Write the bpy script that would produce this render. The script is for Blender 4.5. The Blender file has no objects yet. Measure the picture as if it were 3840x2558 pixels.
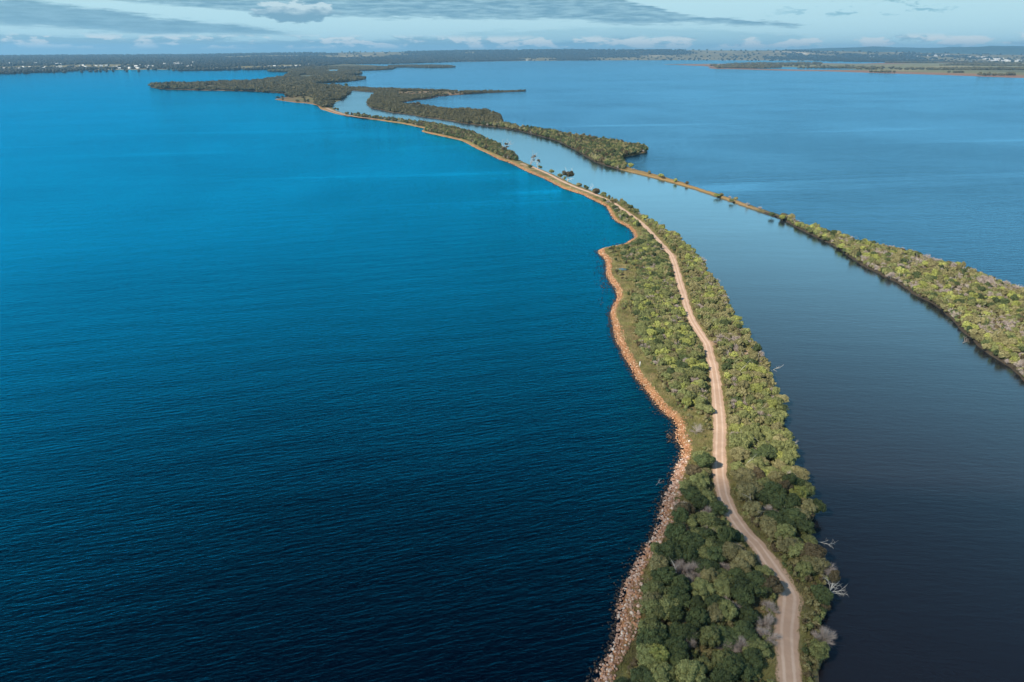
import bpy, math, random
import numpy as np
from mathutils import Vector, Matrix
from mathutils.geometry import delaunay_2d_cdt

random.seed(7); rng = np.random.default_rng(7)
S = bpy.context.scene
R = math.radians

# ------------------------------------------------------------------ camera
H = 110.0                     # drone height in metres
PITCH = R(22.95)
FPX = 2560.0
cam_d = bpy.data.cameras.new("camera"); cam = bpy.data.objects.new("camera", cam_d)
S.collection.objects.link(cam); S.camera = cam
cam.location = (0, 0, H); cam.rotation_euler = (math.pi/2 - PITCH, 0, 0)
cam_d.lens = 24; cam_d.sensor_width = 36; cam_d.clip_start = 1; cam_d.clip_end = 150000

# ------------------------------------------------------------------ sun, sky, exposure
SUN_EL, SUN_AZ = 42.0, -124.0          # azimuth measured from +Y (view direction) clockwise
sd = Vector((math.sin(R(SUN_AZ))*math.cos(R(SUN_EL)), math.cos(R(SUN_AZ))*math.cos(R(SUN_EL)), math.sin(R(SUN_EL))))
sl = bpy.data.lights.new("sun", 'SUN'); so = bpy.data.objects.new("sun", sl); S.collection.objects.link(so)
sl.energy = 5.0; sl.angle = R(0.5); sl.color = (1.0, 0.89, 0.73)
so.rotation_euler = (-sd).to_track_quat('-Z', 'Y').to_euler(); so.location = (0, 0, 500)

def mk(nt, typ, **kw):
    n = nt.nodes.new(typ)
    for k, v in kw.items():
        if k == 'inp':
            for kk, vv in v.items():
                if hasattr(vv, 'is_output') or isinstance(vv, bpy.types.NodeSocket): nt.links.new(vv, n.inputs[kk])
                else: n.inputs[kk].default_value = vv
        else: setattr(n, k, v)
    return n
def mth(nt, op, a, b=None, c=None, clamp=False):
    n = nt.nodes.new('ShaderNodeMath'); n.operation = op; n.use_clamp = clamp
    for i, v in enumerate((a, b, c)):
        if v is None: continue
        if isinstance(v, bpy.types.NodeSocket): nt.links.new(v, n.inputs[i])
        else: n.inputs[i].default_value = v
    return n.outputs[0]
def sstep(nt, v, a, b):
    n = nt.nodes.new('ShaderNodeMapRange'); n.interpolation_type = 'SMOOTHSTEP'
    nt.links.new(v, n.inputs[0]); n.inputs[1].default_value = a; n.inputs[2].default_value = b
    return n.outputs[0]
def mixc(nt, f, a, b, blend='MIX'):
    n = nt.nodes.new('ShaderNodeMix'); n.data_type = 'RGBA'; n.blend_type = blend
    for i, v in ((0, f), (6, a), (7, b)):
        if isinstance(v, bpy.types.NodeSocket): nt.links.new(v, n.inputs[i])
        else: n.inputs[i].default_value = (*v, 1) if isinstance(v, tuple) and len(v) == 3 else v
    return n.outputs[2]

W = bpy.data.worlds.new("World"); S.world = W; W.use_nodes = True
nt = W.node_tree; nt.nodes.clear()
out = nt.nodes.new('ShaderNodeOutputWorld'); bg = nt.nodes.new('ShaderNodeBackground')
nt.links.new(bg.outputs[0], out.inputs[0]); bg.inputs[1].default_value = 0.1
geo = nt.nodes.new('ShaderNodeNewGeometry'); inc = mk(nt, 'ShaderNodeTexCoord').outputs['Generated']
sep = mk(nt, 'ShaderNodeSeparateXYZ', inp={0: inc})
zc = mth(nt, 'MAXIMUM', sep.outputs[2], 0.004)
dirv = mk(nt, 'ShaderNodeCombineXYZ', inp={0: sep.outputs[0], 1: sep.outputs[1], 2: zc}).outputs[0]
sky = mk(nt, 'ShaderNodeTexSky', sky_type='NISHITA', sun_disc=False, sun_elevation=R(SUN_EL), sun_rotation=R(SUN_AZ), altitude=100)
sky.dust_density = 1.0; sky.ozone_density = 2.0
nt.links.new(dirv, sky.inputs[0])
tinted = mixc(nt, 1.0, sky.outputs[0], (0.80, 1.06, 1.10), 'MULTIPLY')
az = mth(nt, 'ARCTAN2', sep.outputs[0], sep.outputs[1])      # radians, 0 = view direction
el = mth(nt, 'ARCSINE', sep.outputs[2])
def px2az(x): return math.atan((x - 1920)/FPX)
def px2el(y): return -(PITCH - math.atan((1279 - y)/FPX))
# cloud coordinates: stretched along the horizon
cc = mk(nt, 'ShaderNodeCombineXYZ', inp={0: mth(nt, 'MULTIPLY', az, 6.0), 1: mth(nt, 'MULTIPLY', el, 60.0)}).outputs[0]
def noise(nt, vec, scale, detail=5, rough=.55, dist=0, out=0):
    n = mk(nt, 'ShaderNodeTexNoise', inp={'Scale': scale, 'Detail': detail, 'Roughness': rough, 'Distortion': dist})
    if vec is not None: nt.links.new(vec, n.inputs['Vector'])
    return n.outputs[out]
n1 = noise(nt, cc, 1.6, 7, .6); n2 = noise(nt, cc, 5.0, 6, .65)
azn = mth(nt, 'MULTIPLY_ADD', az, 1/1.5, 0.5)                # -0.75..0.75 rad -> 0..1
def edge(pts):                                               # px polyline -> elevation as a curve of azimuth
    n = nt.nodes.new('ShaderNodeFloatCurve'); nt.links.new(azn, n.inputs[1])
    c = n.mapping.curves[0]
    P = [((px2az(x)/1.5 + .5), px2el(y)*8 + .1) for x, y in pts]
    while len(c.points) < len(P): c.points.new(.5, .5)
    for p, (a, b) in zip(c.points, P): p.location = (a, b); p.handle_type = 'VECTOR'
    n.mapping.update()
    return mth(nt, 'MULTIPLY', mth(nt, 'SUBTRACT', n.outputs[0], .1), .125)
def warp(amt, nn): return mth(nt, 'MULTIPLY', mth(nt, 'SUBTRACT', nn, .5), amt)
elw = mth(nt, 'ADD', mth(nt, 'ADD', el, warp(.018, n1)), warp(.014, n2))
def band(lo, hi, soft_lo, soft_hi):
    a = sstep(nt, mth(nt, 'SUBTRACT', elw, edge(lo)), 0, soft_lo)
    b = sstep(nt, mth(nt, 'SUBTRACT', edge(hi), elw), 0, soft_hi)
    return mth(nt, 'MULTIPLY', a, b)
top_band = band([(-300, 0), (200, 8), (560, 25), (1000, 58), (1500, 72), (2000, 78), (2500, 100), (2900, 112), (2960, 95), (3400, -40), (4200, -60)],
                [(-300, -120), (2100, -120), (2300, 0), (2560, 66), (2900, 90), (2960, 92), (3400, -60), (4200, -60)], .004, .004)
mid_band = band([(-300, 108), (0, 112), (600, 142), (1000, 146), (1280, 132), (1400, 112), (4200, 108)],
                [(-300, 0), (0, 8), (300, 26), (600, 52), (900, 84), (1280, 128), (1290, 118), (4200, 112)], .007, .006)
low_band = band([(-300, 240), (4200, 240)],
                [(-300, 138), (300, 132), (700, 142), (1200, 146), (1700, 146), (2200, 150), (2500, 200), (2900, 240), (4200, 240)], .006, .005)
rain = band([(-300, 240), (4200, 240)], [(-300, 160), (1500, 150), (1800, 110), (2300, 90), (2900, 120), (3000, 185), (4200, 190)], .006, .008)
# colours are radiances before the 0.1 background strength
slate = (1.25, 2.7, 3.7); pale = (3.9, 5.9, 6.4)
col = tinted
haze_low = sstep(nt, el, R(10), R(3.2)); water_lift = sstep(nt, el, R(40), R(12)); high = sstep(nt, el, R(25), R(50))
col = mixc(nt, mth(nt, 'MULTIPLY', water_lift, .92), col, (4.0, 7.0, 9.0))  # brighter sky band added above the view to lift water reflections
col = mixc(nt, mth(nt, 'MULTIPLY', high, .45), col, (0.2, .5, .9))
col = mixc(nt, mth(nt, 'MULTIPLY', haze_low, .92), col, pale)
col = mixc(nt, mth(nt, 'MULTIPLY', rain, .45), col, (2.1, 4.1, 5.0))
col = mixc(nt, mth(nt, 'MULTIPLY', low_band, .7), col, (1.7, 3.4, 4.4))
col = mixc(nt, mth(nt, 'MULTIPLY', mid_band, .9), col, mixc(nt, sstep(nt, n2, .3, .7), (1.15, 2.6, 3.6), (1.9, 3.6, 4.6)))
shade = mixc(nt, sstep(nt, n2, .35, .7), slate, (2.7, 4.5, 5.3))
col = mixc(nt, mth(nt, 'MULTIPLY', top_band, .97), col, shade)
# small cumulus puffs near the horizon
cc2 = mk(nt, 'ShaderNodeCombineXYZ', inp={0: mth(nt, 'MULTIPLY', az, 22.0), 1: mth(nt, 'MULTIPLY', el, 70.0), 2: 3.3}).outputs[0]
p1 = noise(nt, cc2, 1.0, 7, .58)
bandm = mth(nt, 'MULTIPLY', sstep(nt, el, px2el(188), px2el(172)), sstep(nt, el, px2el(128), px2el(150)))
puff = mth(nt, 'MULTIPLY', sstep(nt, p1, .47, .54), bandm)
cshade = sstep(nt, mth(nt, 'SUBTRACT', noise(nt, mk(nt, 'ShaderNodeVectorMath', operation='ADD', inp={0: cc2, 1: (.25, .5, 0)}).outputs[0], 1.0, 7, .58), p1), -.05, .08)
col = mixc(nt, mth(nt, 'MULTIPLY', puff, .9), col, mixc(nt, cshade, (6.3, 6.9, 6.8), (2.2, 3.9, 4.8)))
# one isolated cumulus upper left of centre
def blob(x, y, rx, ry, nn, amt=.9):
    da = mth(nt, 'DIVIDE', mth(nt, 'SUBTRACT', az, px2az(x)), rx/FPX)
    de = mth(nt, 'DIVIDE', mth(nt, 'SUBTRACT', el, px2el(y)), ry/FPX)
    r2 = mth(nt, 'ADD', mth(nt, 'MULTIPLY', da, da), mth(nt, 'MULTIPLY', de, de))
    return sstep(nt, mth(nt, 'ADD', r2, mth(nt, 'MULTIPLY', mth(nt, 'SUBTRACT', nn, .5), -3.5*amt)), 1.15, .7)
n3 = noise(nt, cc2, 2.4, 6, .6)
b1 = blob(1190, 52, 130, 32, n3)
col = mixc(nt, mth(nt, 'MULTIPLY', b1, .9), col, mixc(nt, sstep(nt, mth(nt, 'ADD', el, warp(.02, n3)), px2el(62), px2el(28)), (1.3, 2.7, 3.7), (4.6, 5.9, 6.3)))
# thin dark wisps at upper right
wv = mk(nt, 'ShaderNodeCombineXYZ', inp={0: mth(nt, 'MULTIPLY', az, 16.0), 1: mth(nt, 'MULTIPLY', el, 60.0), 2: 9.1}).outputs[0]
wn = sstep(nt, noise(nt, wv, 1.7, 8, .62), .545, .64)
wm = mth(nt, 'MULTIPLY', mth(nt, 'MULTIPLY', sstep(nt, el, px2el(90), px2el(60)), sstep(nt, el, px2el(-60), px2el(10))), sstep(nt, az, px2az(2700), px2az(3000)))
col = mixc(nt, mth(nt, 'MULTIPLY', mth(nt, 'MULTIPLY', wn, wm), .75), col, (1.6, 3.6, 4.6))
lp = mth(nt, 'MULTIPLY', 1, 1)
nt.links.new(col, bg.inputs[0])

S.view_settings.view_transform = 'Standard'; S.view_settings.look = 'None'
S.view_settings.exposure = 0.45; S.view_settings.gamma = 1.0
S.render.engine = 'CYCLES'
S.cycles.max_bounces = 5; S.cycles.transparent_max_bounces = 8; S.cycles.volume_bounces = 0
S.cycles.use_denoising = True

# ------------------------------------------------------------------ helpers
def P(x, y, z=0.0):
    """photo pixel (3840 x 2558) -> point on the plane at height z"""
    u = (x-1920)/FPX; v = (1279-y)/FPX
    d = np.array([u, math.cos(PITCH)+v*math.sin(PITCH), -math.sin(PITCH)+v*math.cos(PITCH)])
    t = (z-H)/d[2]
    return d[:2]*t
def PL(pts, z=0.0): return np.array([P(x, y, z) for x, y in pts])
def pix(x, y, z):
    """world -> photo pixel and depth"""
    dz = np.asarray(z)-H
    dep = np.asarray(y)*math.cos(PITCH) - dz*math.sin(PITCH)
    up = np.asarray(y)*math.sin(PITCH) + dz*math.cos(PITCH)
    return 1920+FPX*np.asarray(x)/dep, 1279-FPX*up/dep, dep
def resample(pl, closed=False, rel=.006, mn=.8, mx=60.):
    pl = np.asarray(pl, float); out = []
    n = len(pl); m = n if closed else n-1
    # Catmull-Rom
    for i in range(m):
        p1, p2 = pl[i], pl[(i+1) % n]
        p0 = pl[(i-1) % n] if (closed or i > 0) else p1
        p3 = pl[(i+2) % n] if (closed or i+2 < n) else p2
        L = np.linalg.norm(p2-p1); d = np.linalg.norm((p1+p2)/2)
        k = max(1, int(L/min(mx, max(mn, d*rel))))
        for j in range(k):
            t = j/k
            q = .5*((2*p1)+(-p0+p2)*t+(2*p0-5*p1+4*p2-p3)*t*t+(-p0+3*p1-3*p2+p3)*t**3)
            lin = p1*(1-t)+p2*t
            out.append(q*.6+lin*.4)
    if not closed: out.append(pl[-1])
    return np.array(out)
def hash2(ix, iy, s):
    h = (ix.astype(np.int64)*374761393 + iy.astype(np.int64)*668265263 + s*982451653) & 0x7fffffff
    h = ((h ^ (h >> 13))*1274126177) & 0x7fffffff
    return ((h ^ (h >> 16)) & 0xffff)/65535.0
def vnoise(x, y, s=0, octv=3):
    x = np.asarray(x, float); y = np.asarray(y, float); tot = np.zeros(np.broadcast(x, y).shape); amp = 1; nrm = 0
    for o in range(octv):
        ix = np.floor(x); iy = np.floor(y); fx = x-ix; fy = y-iy
        fx = fx*fx*(3-2*fx); fy = fy*fy*(3-2*fy)
        a = hash2(ix, iy, s+o); b = hash2(ix+1, iy, s+o); c = hash2(ix, iy+1, s+o); d = hash2(ix+1, iy+1, s+o)
        tot = tot + amp*((a*(1-fx)+b*fx)*(1-fy)+(c*(1-fx)+d*fx)*fy); nrm += amp; amp *= .5; x = x*2+17.3; y = y*2+5.1
    return tot/nrm
def segdist(p, pl, closed=False):
    p = np.asarray(p, float); a = np.asarray(pl); b = np.roll(a, -1, 0)
    if not closed: a, b = a[:-1], b[:-1]
    res = np.full(len(p), 1e9)
    ab = b-a; L2 = (ab**2).sum(1)+1e-12
    for i in range(0, len(p), 4000):
        q = p[i:i+4000, None, :]
        t = (((q-a)*ab).sum(2)/L2).clip(0, 1)
        res[i:i+4000] = np.sqrt((((a+ab*t[..., None])-q)**2).sum(2)).min(1)
    return res
def inside(p, poly):
    p = np.asarray(p, float); x, y = p[:, 0], p[:, 1]; c = np.zeros(len(p), bool)
    n = len(poly)
    for i in range(n):
        x1, y1 = poly[i]; x2, y2 = poly[(i+1) % n]
        if y1 == y2: continue
        m = ((y1 > y) != (y2 > y)) & (x < (x2-x1)*(y-y1)/(y2-y1)+x1)
        c ^= m
    return c
def tag(o, label=None, cat=None, group=None, kind=None):
    if label: o['label'] = label
    if cat: o['category'] = cat
    if group: o['group'] = group
    if kind: o['kind'] = kind
    return o
COL = S.collection
def meshobj(name, verts, faces, mat, parent=None, cols=None, smooth=False, link=True, mats=None, midx=None):
    me = bpy.data.meshes.new(name)
    verts = np.asarray(verts, np.float32)
    if isinstance(faces, np.ndarray):
        k = faces.shape[1]; nf = len(faces)
        me.vertices.add(len(verts)); me.vertices.foreach_set('co', verts.ravel())
        me.loops.add(nf*k); me.loops.foreach_set('vertex_index', faces.astype(np.int32).ravel())
        me.polygons.add(nf); me.polygons.foreach_set('loop_start', np.arange(0, nf*k, k, dtype=np.int32))
        me.update(calc_edges=True)
    else:
        me.from_pydata([tuple(map(float, v)) for v in verts], [], faces); me.update()
    if cols is not None:
        ca = me.color_attributes.new('Col', 'FLOAT_COLOR', 'POINT')
        c4 = np.ones((len(verts), 4), np.float32); c4[:, :3] = cols
        ca.data.foreach_set('color', c4.ravel())
    for m in (mats or [mat]): me.materials.append(m)
    if midx is not None: me.polygons.foreach_set('material_index', np.asarray(midx, np.int32))
    if smooth: me.polygons.foreach_set('use_smooth', np.ones(len(me.polygons), bool))
    o = bpy.data.objects.new(name, me)
    if link: COL.objects.link(o)
    if parent: o.parent = parent
    return o

# ------------------------------------------------------------------ materials
def newmat(name):
    m = bpy.data.materials.new(name); m.use_nodes = True
    nt = m.node_tree; b = nt.nodes['Principled BSDF']
    return m, nt, b
def pos(nt): return nt.nodes.new('ShaderNodeNewGeometry').outputs['Position']
def bump(nt, h, strength, dist, b, target='Normal'):
    n = mk(nt, 'ShaderNodeBump', inp={'Strength': strength, 'Distance': dist, 'Height': h}); nt.links.new(n.outputs[0], b.inputs[target]); return n

def water_mat(name, body, tint, rough, amp, dirdeg, streak=True, wl=1.0, fp=1.65, fk=3.9, fm=.8):
    """dark water body under a Fresnel weighted reflection, wind ripples as bump"""
    m = bpy.data.materials.new(name); m.use_nodes = True; nt = m.node_tree; nt.nodes.clear()
    o = nt.nodes.new('ShaderNodeOutputMaterial'); p = pos(nt)
    mp = mk(nt, 'ShaderNodeMapping', vector_type='TEXTURE', inp={'Vector': p, 'Rotation': (0, 0, R(dirdeg)), 'Scale': (4.2, 1.0, 1)}).outputs[0]
    mp2 = mk(nt, 'ShaderNodeMapping', vector_type='TEXTURE', inp={'Vector': p, 'Rotation': (0, 0, R(dirdeg-16)), 'Scale': (2.8, 1.0, 1)}).outputs[0]
    h1 = noise(nt, mp, .55*wl, 3, .55, .3); h2 = noise(nt, mp2, 1.5*wl, 3, .6, .2); h3 = noise(nt, mp, .06*wl, 2, .5)
    big = noise(nt, mk(nt, 'ShaderNodeMapping', vector_type='TEXTURE', inp={'Vector': p, 'Rotation': (0, 0, R(14)), 'Scale': (7, 1, 1)}).outputs[0], .006, 4, .6, 1.0)
    hh = mth(nt, 'ADD', mth(nt, 'MULTIPLY', h1, 1.0), mth(nt, 'MULTIPLY', h2, .42))
    hh = mth(nt, 'ADD', hh, mth(nt, 'MULTIPLY', h3, 1.5))
    lines = noise(nt, mk(nt, 'ShaderNodeMapping', vector_type='TEXTURE', inp={'Vector': p, 'Rotation': (0, 0, R(9)), 'Scale': (16, 1, 1)}).outputs[0], .014, 4, .6, .6)
    calm = mth(nt, 'MULTIPLY', sstep(nt, lines, .56, .68), -.5)
    gust = mth(nt, 'MULTIPLY', sstep(nt, noise(nt, p, .0035, 3, .55, .5), .35, .65), .42)
    st = mth(nt, 'MULTIPLY', mth(nt, 'ADD', calm, gust), amp)
    bp = mk(nt, 'ShaderNodeBump', inp={'Distance': 1.0, 'Height': hh, 'Strength': 1.0})
    hs = mth(nt, 'MULTIPLY', hh, mth(nt, 'ADD', st, amp*.8)) if streak else mth(nt, 'MULTIPLY', hh, amp)
    nt.links.new(hs, bp.inputs['Height'])
    fr = mk(nt, 'ShaderNodeFresnel', inp={'IOR': 1.42}); nt.links.new(bp.outputs[0], fr.inputs['Normal'])
    df = mk(nt, 'ShaderNodeBsdfDiffuse', inp={'Color': (*body, 1)})
    rg = mth(nt, 'ADD', mth(nt, 'MULTIPLY', sstep(nt, big, .3, .62), rough*.5), rough*.6)
    gl = mk(nt, 'ShaderNodeBsdfGlossy', inp={'Color': (*tint, 1), 'Roughness': rg}); nt.links.new(bp.outputs[0], gl.inputs['Normal'])
    mx = nt.nodes.new('ShaderNodeMixShader'); nt.links.new(mth(nt, 'MINIMUM', mth(nt, 'MULTIPLY', mth(nt, 'POWER', fr.outputs[0], fp), fk), fm), mx.inputs[0])
    nt.links.new(df.outputs[0], mx.inputs[1]); nt.links.new(gl.outputs[0], mx.inputs[2]); nt.links.new(mx.outputs[0], o.inputs[0])
    return m
M_LAKE = water_mat('lake_water', (.0001, .0010, .0050), (.005, .66, 1.0), .10, .33, 16, wl=1.6, fp=1.6, fk=4.5, fm=.74)
M_BAY = water_mat('bay_water', (.003, .012, .024), (.37, .74, .95), .12, .6, 2, wl=.9)
M_RIVER = water_mat('river_water', (.014, .013, .017), (.66, .93, 1.0), .2, .055, -4, wl=1.3, fp=1.25, fk=2.4, fm=.62)

def ground_mat():
    m, nt, b = newmat('ground'); p = pos(nt)
    at = mk(nt, 'ShaderNodeVertexColor', layer_name='Col').outputs[0]
    a = noise(nt, p, .9, 6, .7); c = noise(nt, p, 4.5, 5, .7)
    f = mth(nt, 'MULTIPLY_ADD', a, 1.1, .45); g = mth(nt, 'MULTIPLY_ADD', c, 1.2, .4)
    v = mth(nt, 'MULTIPLY', f, g)
    cv = mk(nt, 'ShaderNodeCombineXYZ', inp={0: v, 1: v, 2: v}).outputs[0]
    nt.links.new(mixc(nt, 1.0, at, cv, 'MULTIPLY'), b.inputs['Base Color'])
    b.inputs['Roughness'].default_value = .95; b.inputs['Specular IOR Level'].default_value = .15
    bump(nt, mth(nt, 'ADD', a, c), .9, .35, b)
    return m
M_GROUND = ground_mat()
def far_mat():
    m, nt, b = newmat('far_ground'); p = pos(nt)
    at = mk(nt, 'ShaderNodeVertexColor', layer_name='Col').outputs[0]
    a = noise(nt, p, .006, 8, .7)
    v = mth(nt, 'MULTIPLY_ADD', sstep(nt, a, .3, .7), .9, .5)
    cv = mk(nt, 'ShaderNodeCombineXYZ', inp={0: v, 1: v, 2: v}).outputs[0]
    nt.links.new(mixc(nt, 1.0, at, cv, 'MULTIPLY'), b.inputs['Base Color'])
    b.inputs['Roughness'].default_value = 1; b.inputs['Specular IOR Level'].default_value = 0
    return m
M_FAR = far_mat()
def road_mat():
    m, nt, b = newmat('track_gravel'); p = pos(nt)
    uv = mk(nt, 'ShaderNodeVertexColor', layer_name='Col').outputs[0]     # red = across the track
    s = mk(nt, 'ShaderNodeSeparateColor', inp={0: uv}).outputs
    across = s[0]
    w = mth(nt, 'ABSOLUTE', mth(nt, 'SUBTRACT', mth(nt, 'ABSOLUTE', mth(nt, 'SUBTRACT', across, .5)), .2))
    wheel = sstep(nt, mth(nt, 'ADD', w, mth(nt, 'MULTIPLY', mth(nt, 'SUBTRACT', noise(nt, p, .5, 4), .5), .08)), .1, .02)
    c = mixc(nt, noise(nt, p, .35, 6, .65), (.36, .235, .17), (.58, .40, .29))
    c = mixc(nt, mth(nt, 'MULTIPLY', wheel, .6), c, (.66, .51, .41))
    c = mixc(nt, mth(nt, 'MULTIPLY', sstep(nt, noise(nt, p, .12, 5, .6, .5), .45, .65), .35), c, (.30, .20, .15))
    ed = sstep(nt, mth(nt, 'ADD', mth(nt, 'ABSOLUTE', mth(nt, 'SUBTRACT', across, .5)), mth(nt, 'MULTIPLY', mth(nt, 'SUBTRACT', noise(nt, p, 1.2, 5), .5), .14)), .42, .5)
    c = mixc(nt, mth(nt, 'MULTIPLY', ed, .75), c, (.26, .19, .10))
    g = noise(nt, p, 9, 4, .7)
    c = mixc(nt, sstep(nt, g, .58, .72), c, (.50, .38, .30))
    nt.links.new(c, b.inputs['Base Color']); b.inputs['Roughness'].default_value = .95; b.inputs['Specular IOR Level'].default_value = .1
    bump(nt, g, .5, .06, b)
    return m
M_ROAD = road_mat()
def sand_mat():
    m, nt, b = newmat('bare_sand'); p = pos(nt)
    c = mixc(nt, noise(nt, p, .8, 6, .7), (.24, .15, .09), (.46, .31, .22))
    nt.links.new(c, b.inputs['Base Color']); b.inputs['Roughness'].default_value = .95
    return m
M_SAND = sand_mat()
def rock_mat(name, c1, c2, c3):
    m, nt, b = newmat(name); p = pos(nt)
    at = mk(nt, 'ShaderNodeVertexColor', layer_name='Col').outputs[0]
    oi = mk(nt, 'ShaderNodeObjectInfo').outputs['Random']
    s = mk(nt, 'ShaderNodeSeparateColor', inp={0: at}).outputs[0]
    r = mth(nt, 'FRACT', mth(nt, 'ADD', s, mth(nt, 'MULTIPLY', oi, 7.31)))
    c = mixc(nt, sstep(nt, r, .1, .75), c1, c2); c = mixc(nt, sstep(nt, r, .72, .95), c, c3)
    n = noise(nt, p, 3.5, 6, .7)
    c = mixc(nt, mth(nt, 'MULTIPLY', sstep(nt, n, .5, .8), .5), c, (.16, .09, .06))
    z = mk(nt, 'ShaderNodeSeparateXYZ', inp={0: p}).outputs[2]
    c = mixc(nt, sstep(nt, mth(nt, 'ADD', z, mth(nt, 'MULTIPLY', n, .12)), .22, .08), c, (.03, .022, .018))   # wet, algae stained line
    nt.links.new(c, b.inputs['Base Color']); b.inputs['Roughness'].default_value = .85; b.inputs['Specular IOR Level'].default_value = .25
    bump(nt, n, .6, .08, b)
    return m
M_ROCK = rock_mat('granite_rock', (.30, .17, .115), (.42, .26, .19), (.50, .42, .37))
M_OROCK = rock_mat('ochre_rock', (.34, .155, .075), (.50, .27, .15), (.52, .38, .27))
RTONE = {'orange': rock_mat('orange_rock', (.36, .18, .10), (.46, .24, .14), (.42, .25, .16)), 'pink': rock_mat('pink_rock', (.36, .235, .185), (.46, .31, .25), (.50, .37, .31)), 'brown': rock_mat('brown_rock', (.22, .115, .07), (.30, .16, .10), (.32, .20, .13)), 'pale': rock_mat('pale_rock', (.55, .42, .34), (.62, .50, .42), (.60, .52, .46))}
M_DROCK = rock_mat('wet_rock', (.03, .025, .02), (.06, .045, .035), (.12, .08, .06))

def leaf_mat(name, lo, mid, hi):
    m, nt, b = newmat(name); p = pos(nt)
    at = mk(nt, 'ShaderNodeVertexColor', layer_name='Col').outputs[0]
    s = mk(nt, 'ShaderNodeSeparateColor', inp={0: at}).outputs
    oi = mk(nt, 'ShaderNodeObjectInfo').outputs['Random']
    big = noise(nt, p, .25, 3, .6)
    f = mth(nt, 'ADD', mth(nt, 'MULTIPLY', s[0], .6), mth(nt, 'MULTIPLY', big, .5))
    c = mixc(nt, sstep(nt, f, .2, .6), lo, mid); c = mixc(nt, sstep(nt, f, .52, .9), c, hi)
    v = mth(nt, 'MULTIPLY_ADD', oi, .45, .78)
    cv = mk(nt, 'ShaderNodeCombineXYZ', inp={0: v, 1: v, 2: v}).outputs[0]
    nt.links.new(mixc(nt, 1.0, c, cv, 'MULTIPLY'), b.inputs['Base Color'])
    b.inputs['Roughness'].default_value = .75; b.inputs['Specular IOR Level'].default_value = .25
    return m
LEAF = {
 'dark green': leaf_mat('leaf_dark_green', (.030, .042, .018), (.066, .090, .034), (.120, .150, .056)),
 'mid green': leaf_mat('leaf_mid_green', (.060, .070, .028), (.170, .185, .068), (.285, .300, .120)),
 'lime green': leaf_mat('leaf_lime_green', (.10, .11, .030), (.26, .28, .075), (.42, .43, .15)),
 'olive': leaf_mat('leaf_olive', (.072, .066, .030), (.205, .188, .085), (.33, .295, .155)),
 'brown': leaf_mat('leaf_brown', (.045, .036, .020), (.095, .074, .040), (.16, .125, .07)),
}
M_FARLEAF = leaf_mat('far_leaf', (.036, .038, .021), (.100, .094, .046), (.22, .19, .105))
M_WOODLAND = leaf_mat('woodland_leaf', (.007, .012, .010), (.018, .024, .018), (.045, .046, .032))
def wood_mat(name, c1, c2):
    m, nt, b = newmat(name); p = pos(nt)
    c = mixc(nt, noise(nt, p, 2.5, 5, .7), c1, c2)
    nt.links.new(c, b.inputs['Base Color']); b.inputs['Roughness'].default_value = .85
    return m
M_DEAD = wood_mat('dead_wood', (.27, .22, .195), (.54, .46, .42))
M_WHITE = wood_mat('bleached_bark', (.45, .40, .35), (.72, .67, .60))
M_BARK = wood_mat('bark', (.08, .06, .045), (.20, .16, .12))
M_DARKWOOD = wood_mat('wet_wood', (.02, .016, .014), (.06, .05, .045))

# ------------------------------------------------------------------ traced outlines (photo pixels)
WEST = [(1960,3900),(2120,3000),(2170,2750),(2228,2558),(2289,2442),(2310,2395),(2321,2279),(2340,2204),(2378,2129),(2420,2059),(2462,1984),(2480,1914),(2489,1872),(2519,1809),
 (2540,1745),(2559,1690),(2536,1647),(2536,1605),(2519,1571),(2493,1554),(2455,1511),(2421,1465),(2387,1422),(2365,1380),(2338,1336),(2307,1269),(2296,1215),
 (2289,1179),(2300,1144),(2316,1117),(2307,1086),(2289,1059),(2274,1032),(2274,996),(2269,974),(2249,956),(2242,943),(2258,934),(2303,925),(2343,916),
 (2361,905),(2379,889),(2365,867),(2347,849),(2312,833),(2295,816),(2282,791),(2269,774),(2227,753),(2184,731),(2125,712),(2082,693),(2040,670),
 (1997,653),(1955,634),(1912,612),(1870,598),(1836,581),(1798,564),(1764,547),(1729,529),(1686,518),(1640,508),(1580,494),(1586,482),(1546,473),
 (1504,464),(1461,458),(1414,451),(1355,444),(1300,436),(1257,427),(1219,416),(1198,409),(1185,395),(1143,388),(1096,384),(1053,378),(1026,373),
 (1049,367),(1075,363),(1070,352),(1049,349),(990,346),(939,342),(862,341),(777,340),(684,337),(603,334),(561,327)]
NORTH = [(568,323),(650,322),(752,316),(862,312),(960,305),(1040,295),(1075,285),(1085,272),(1009,269),(1012,266),(1090,263),(1110,246)]
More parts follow.
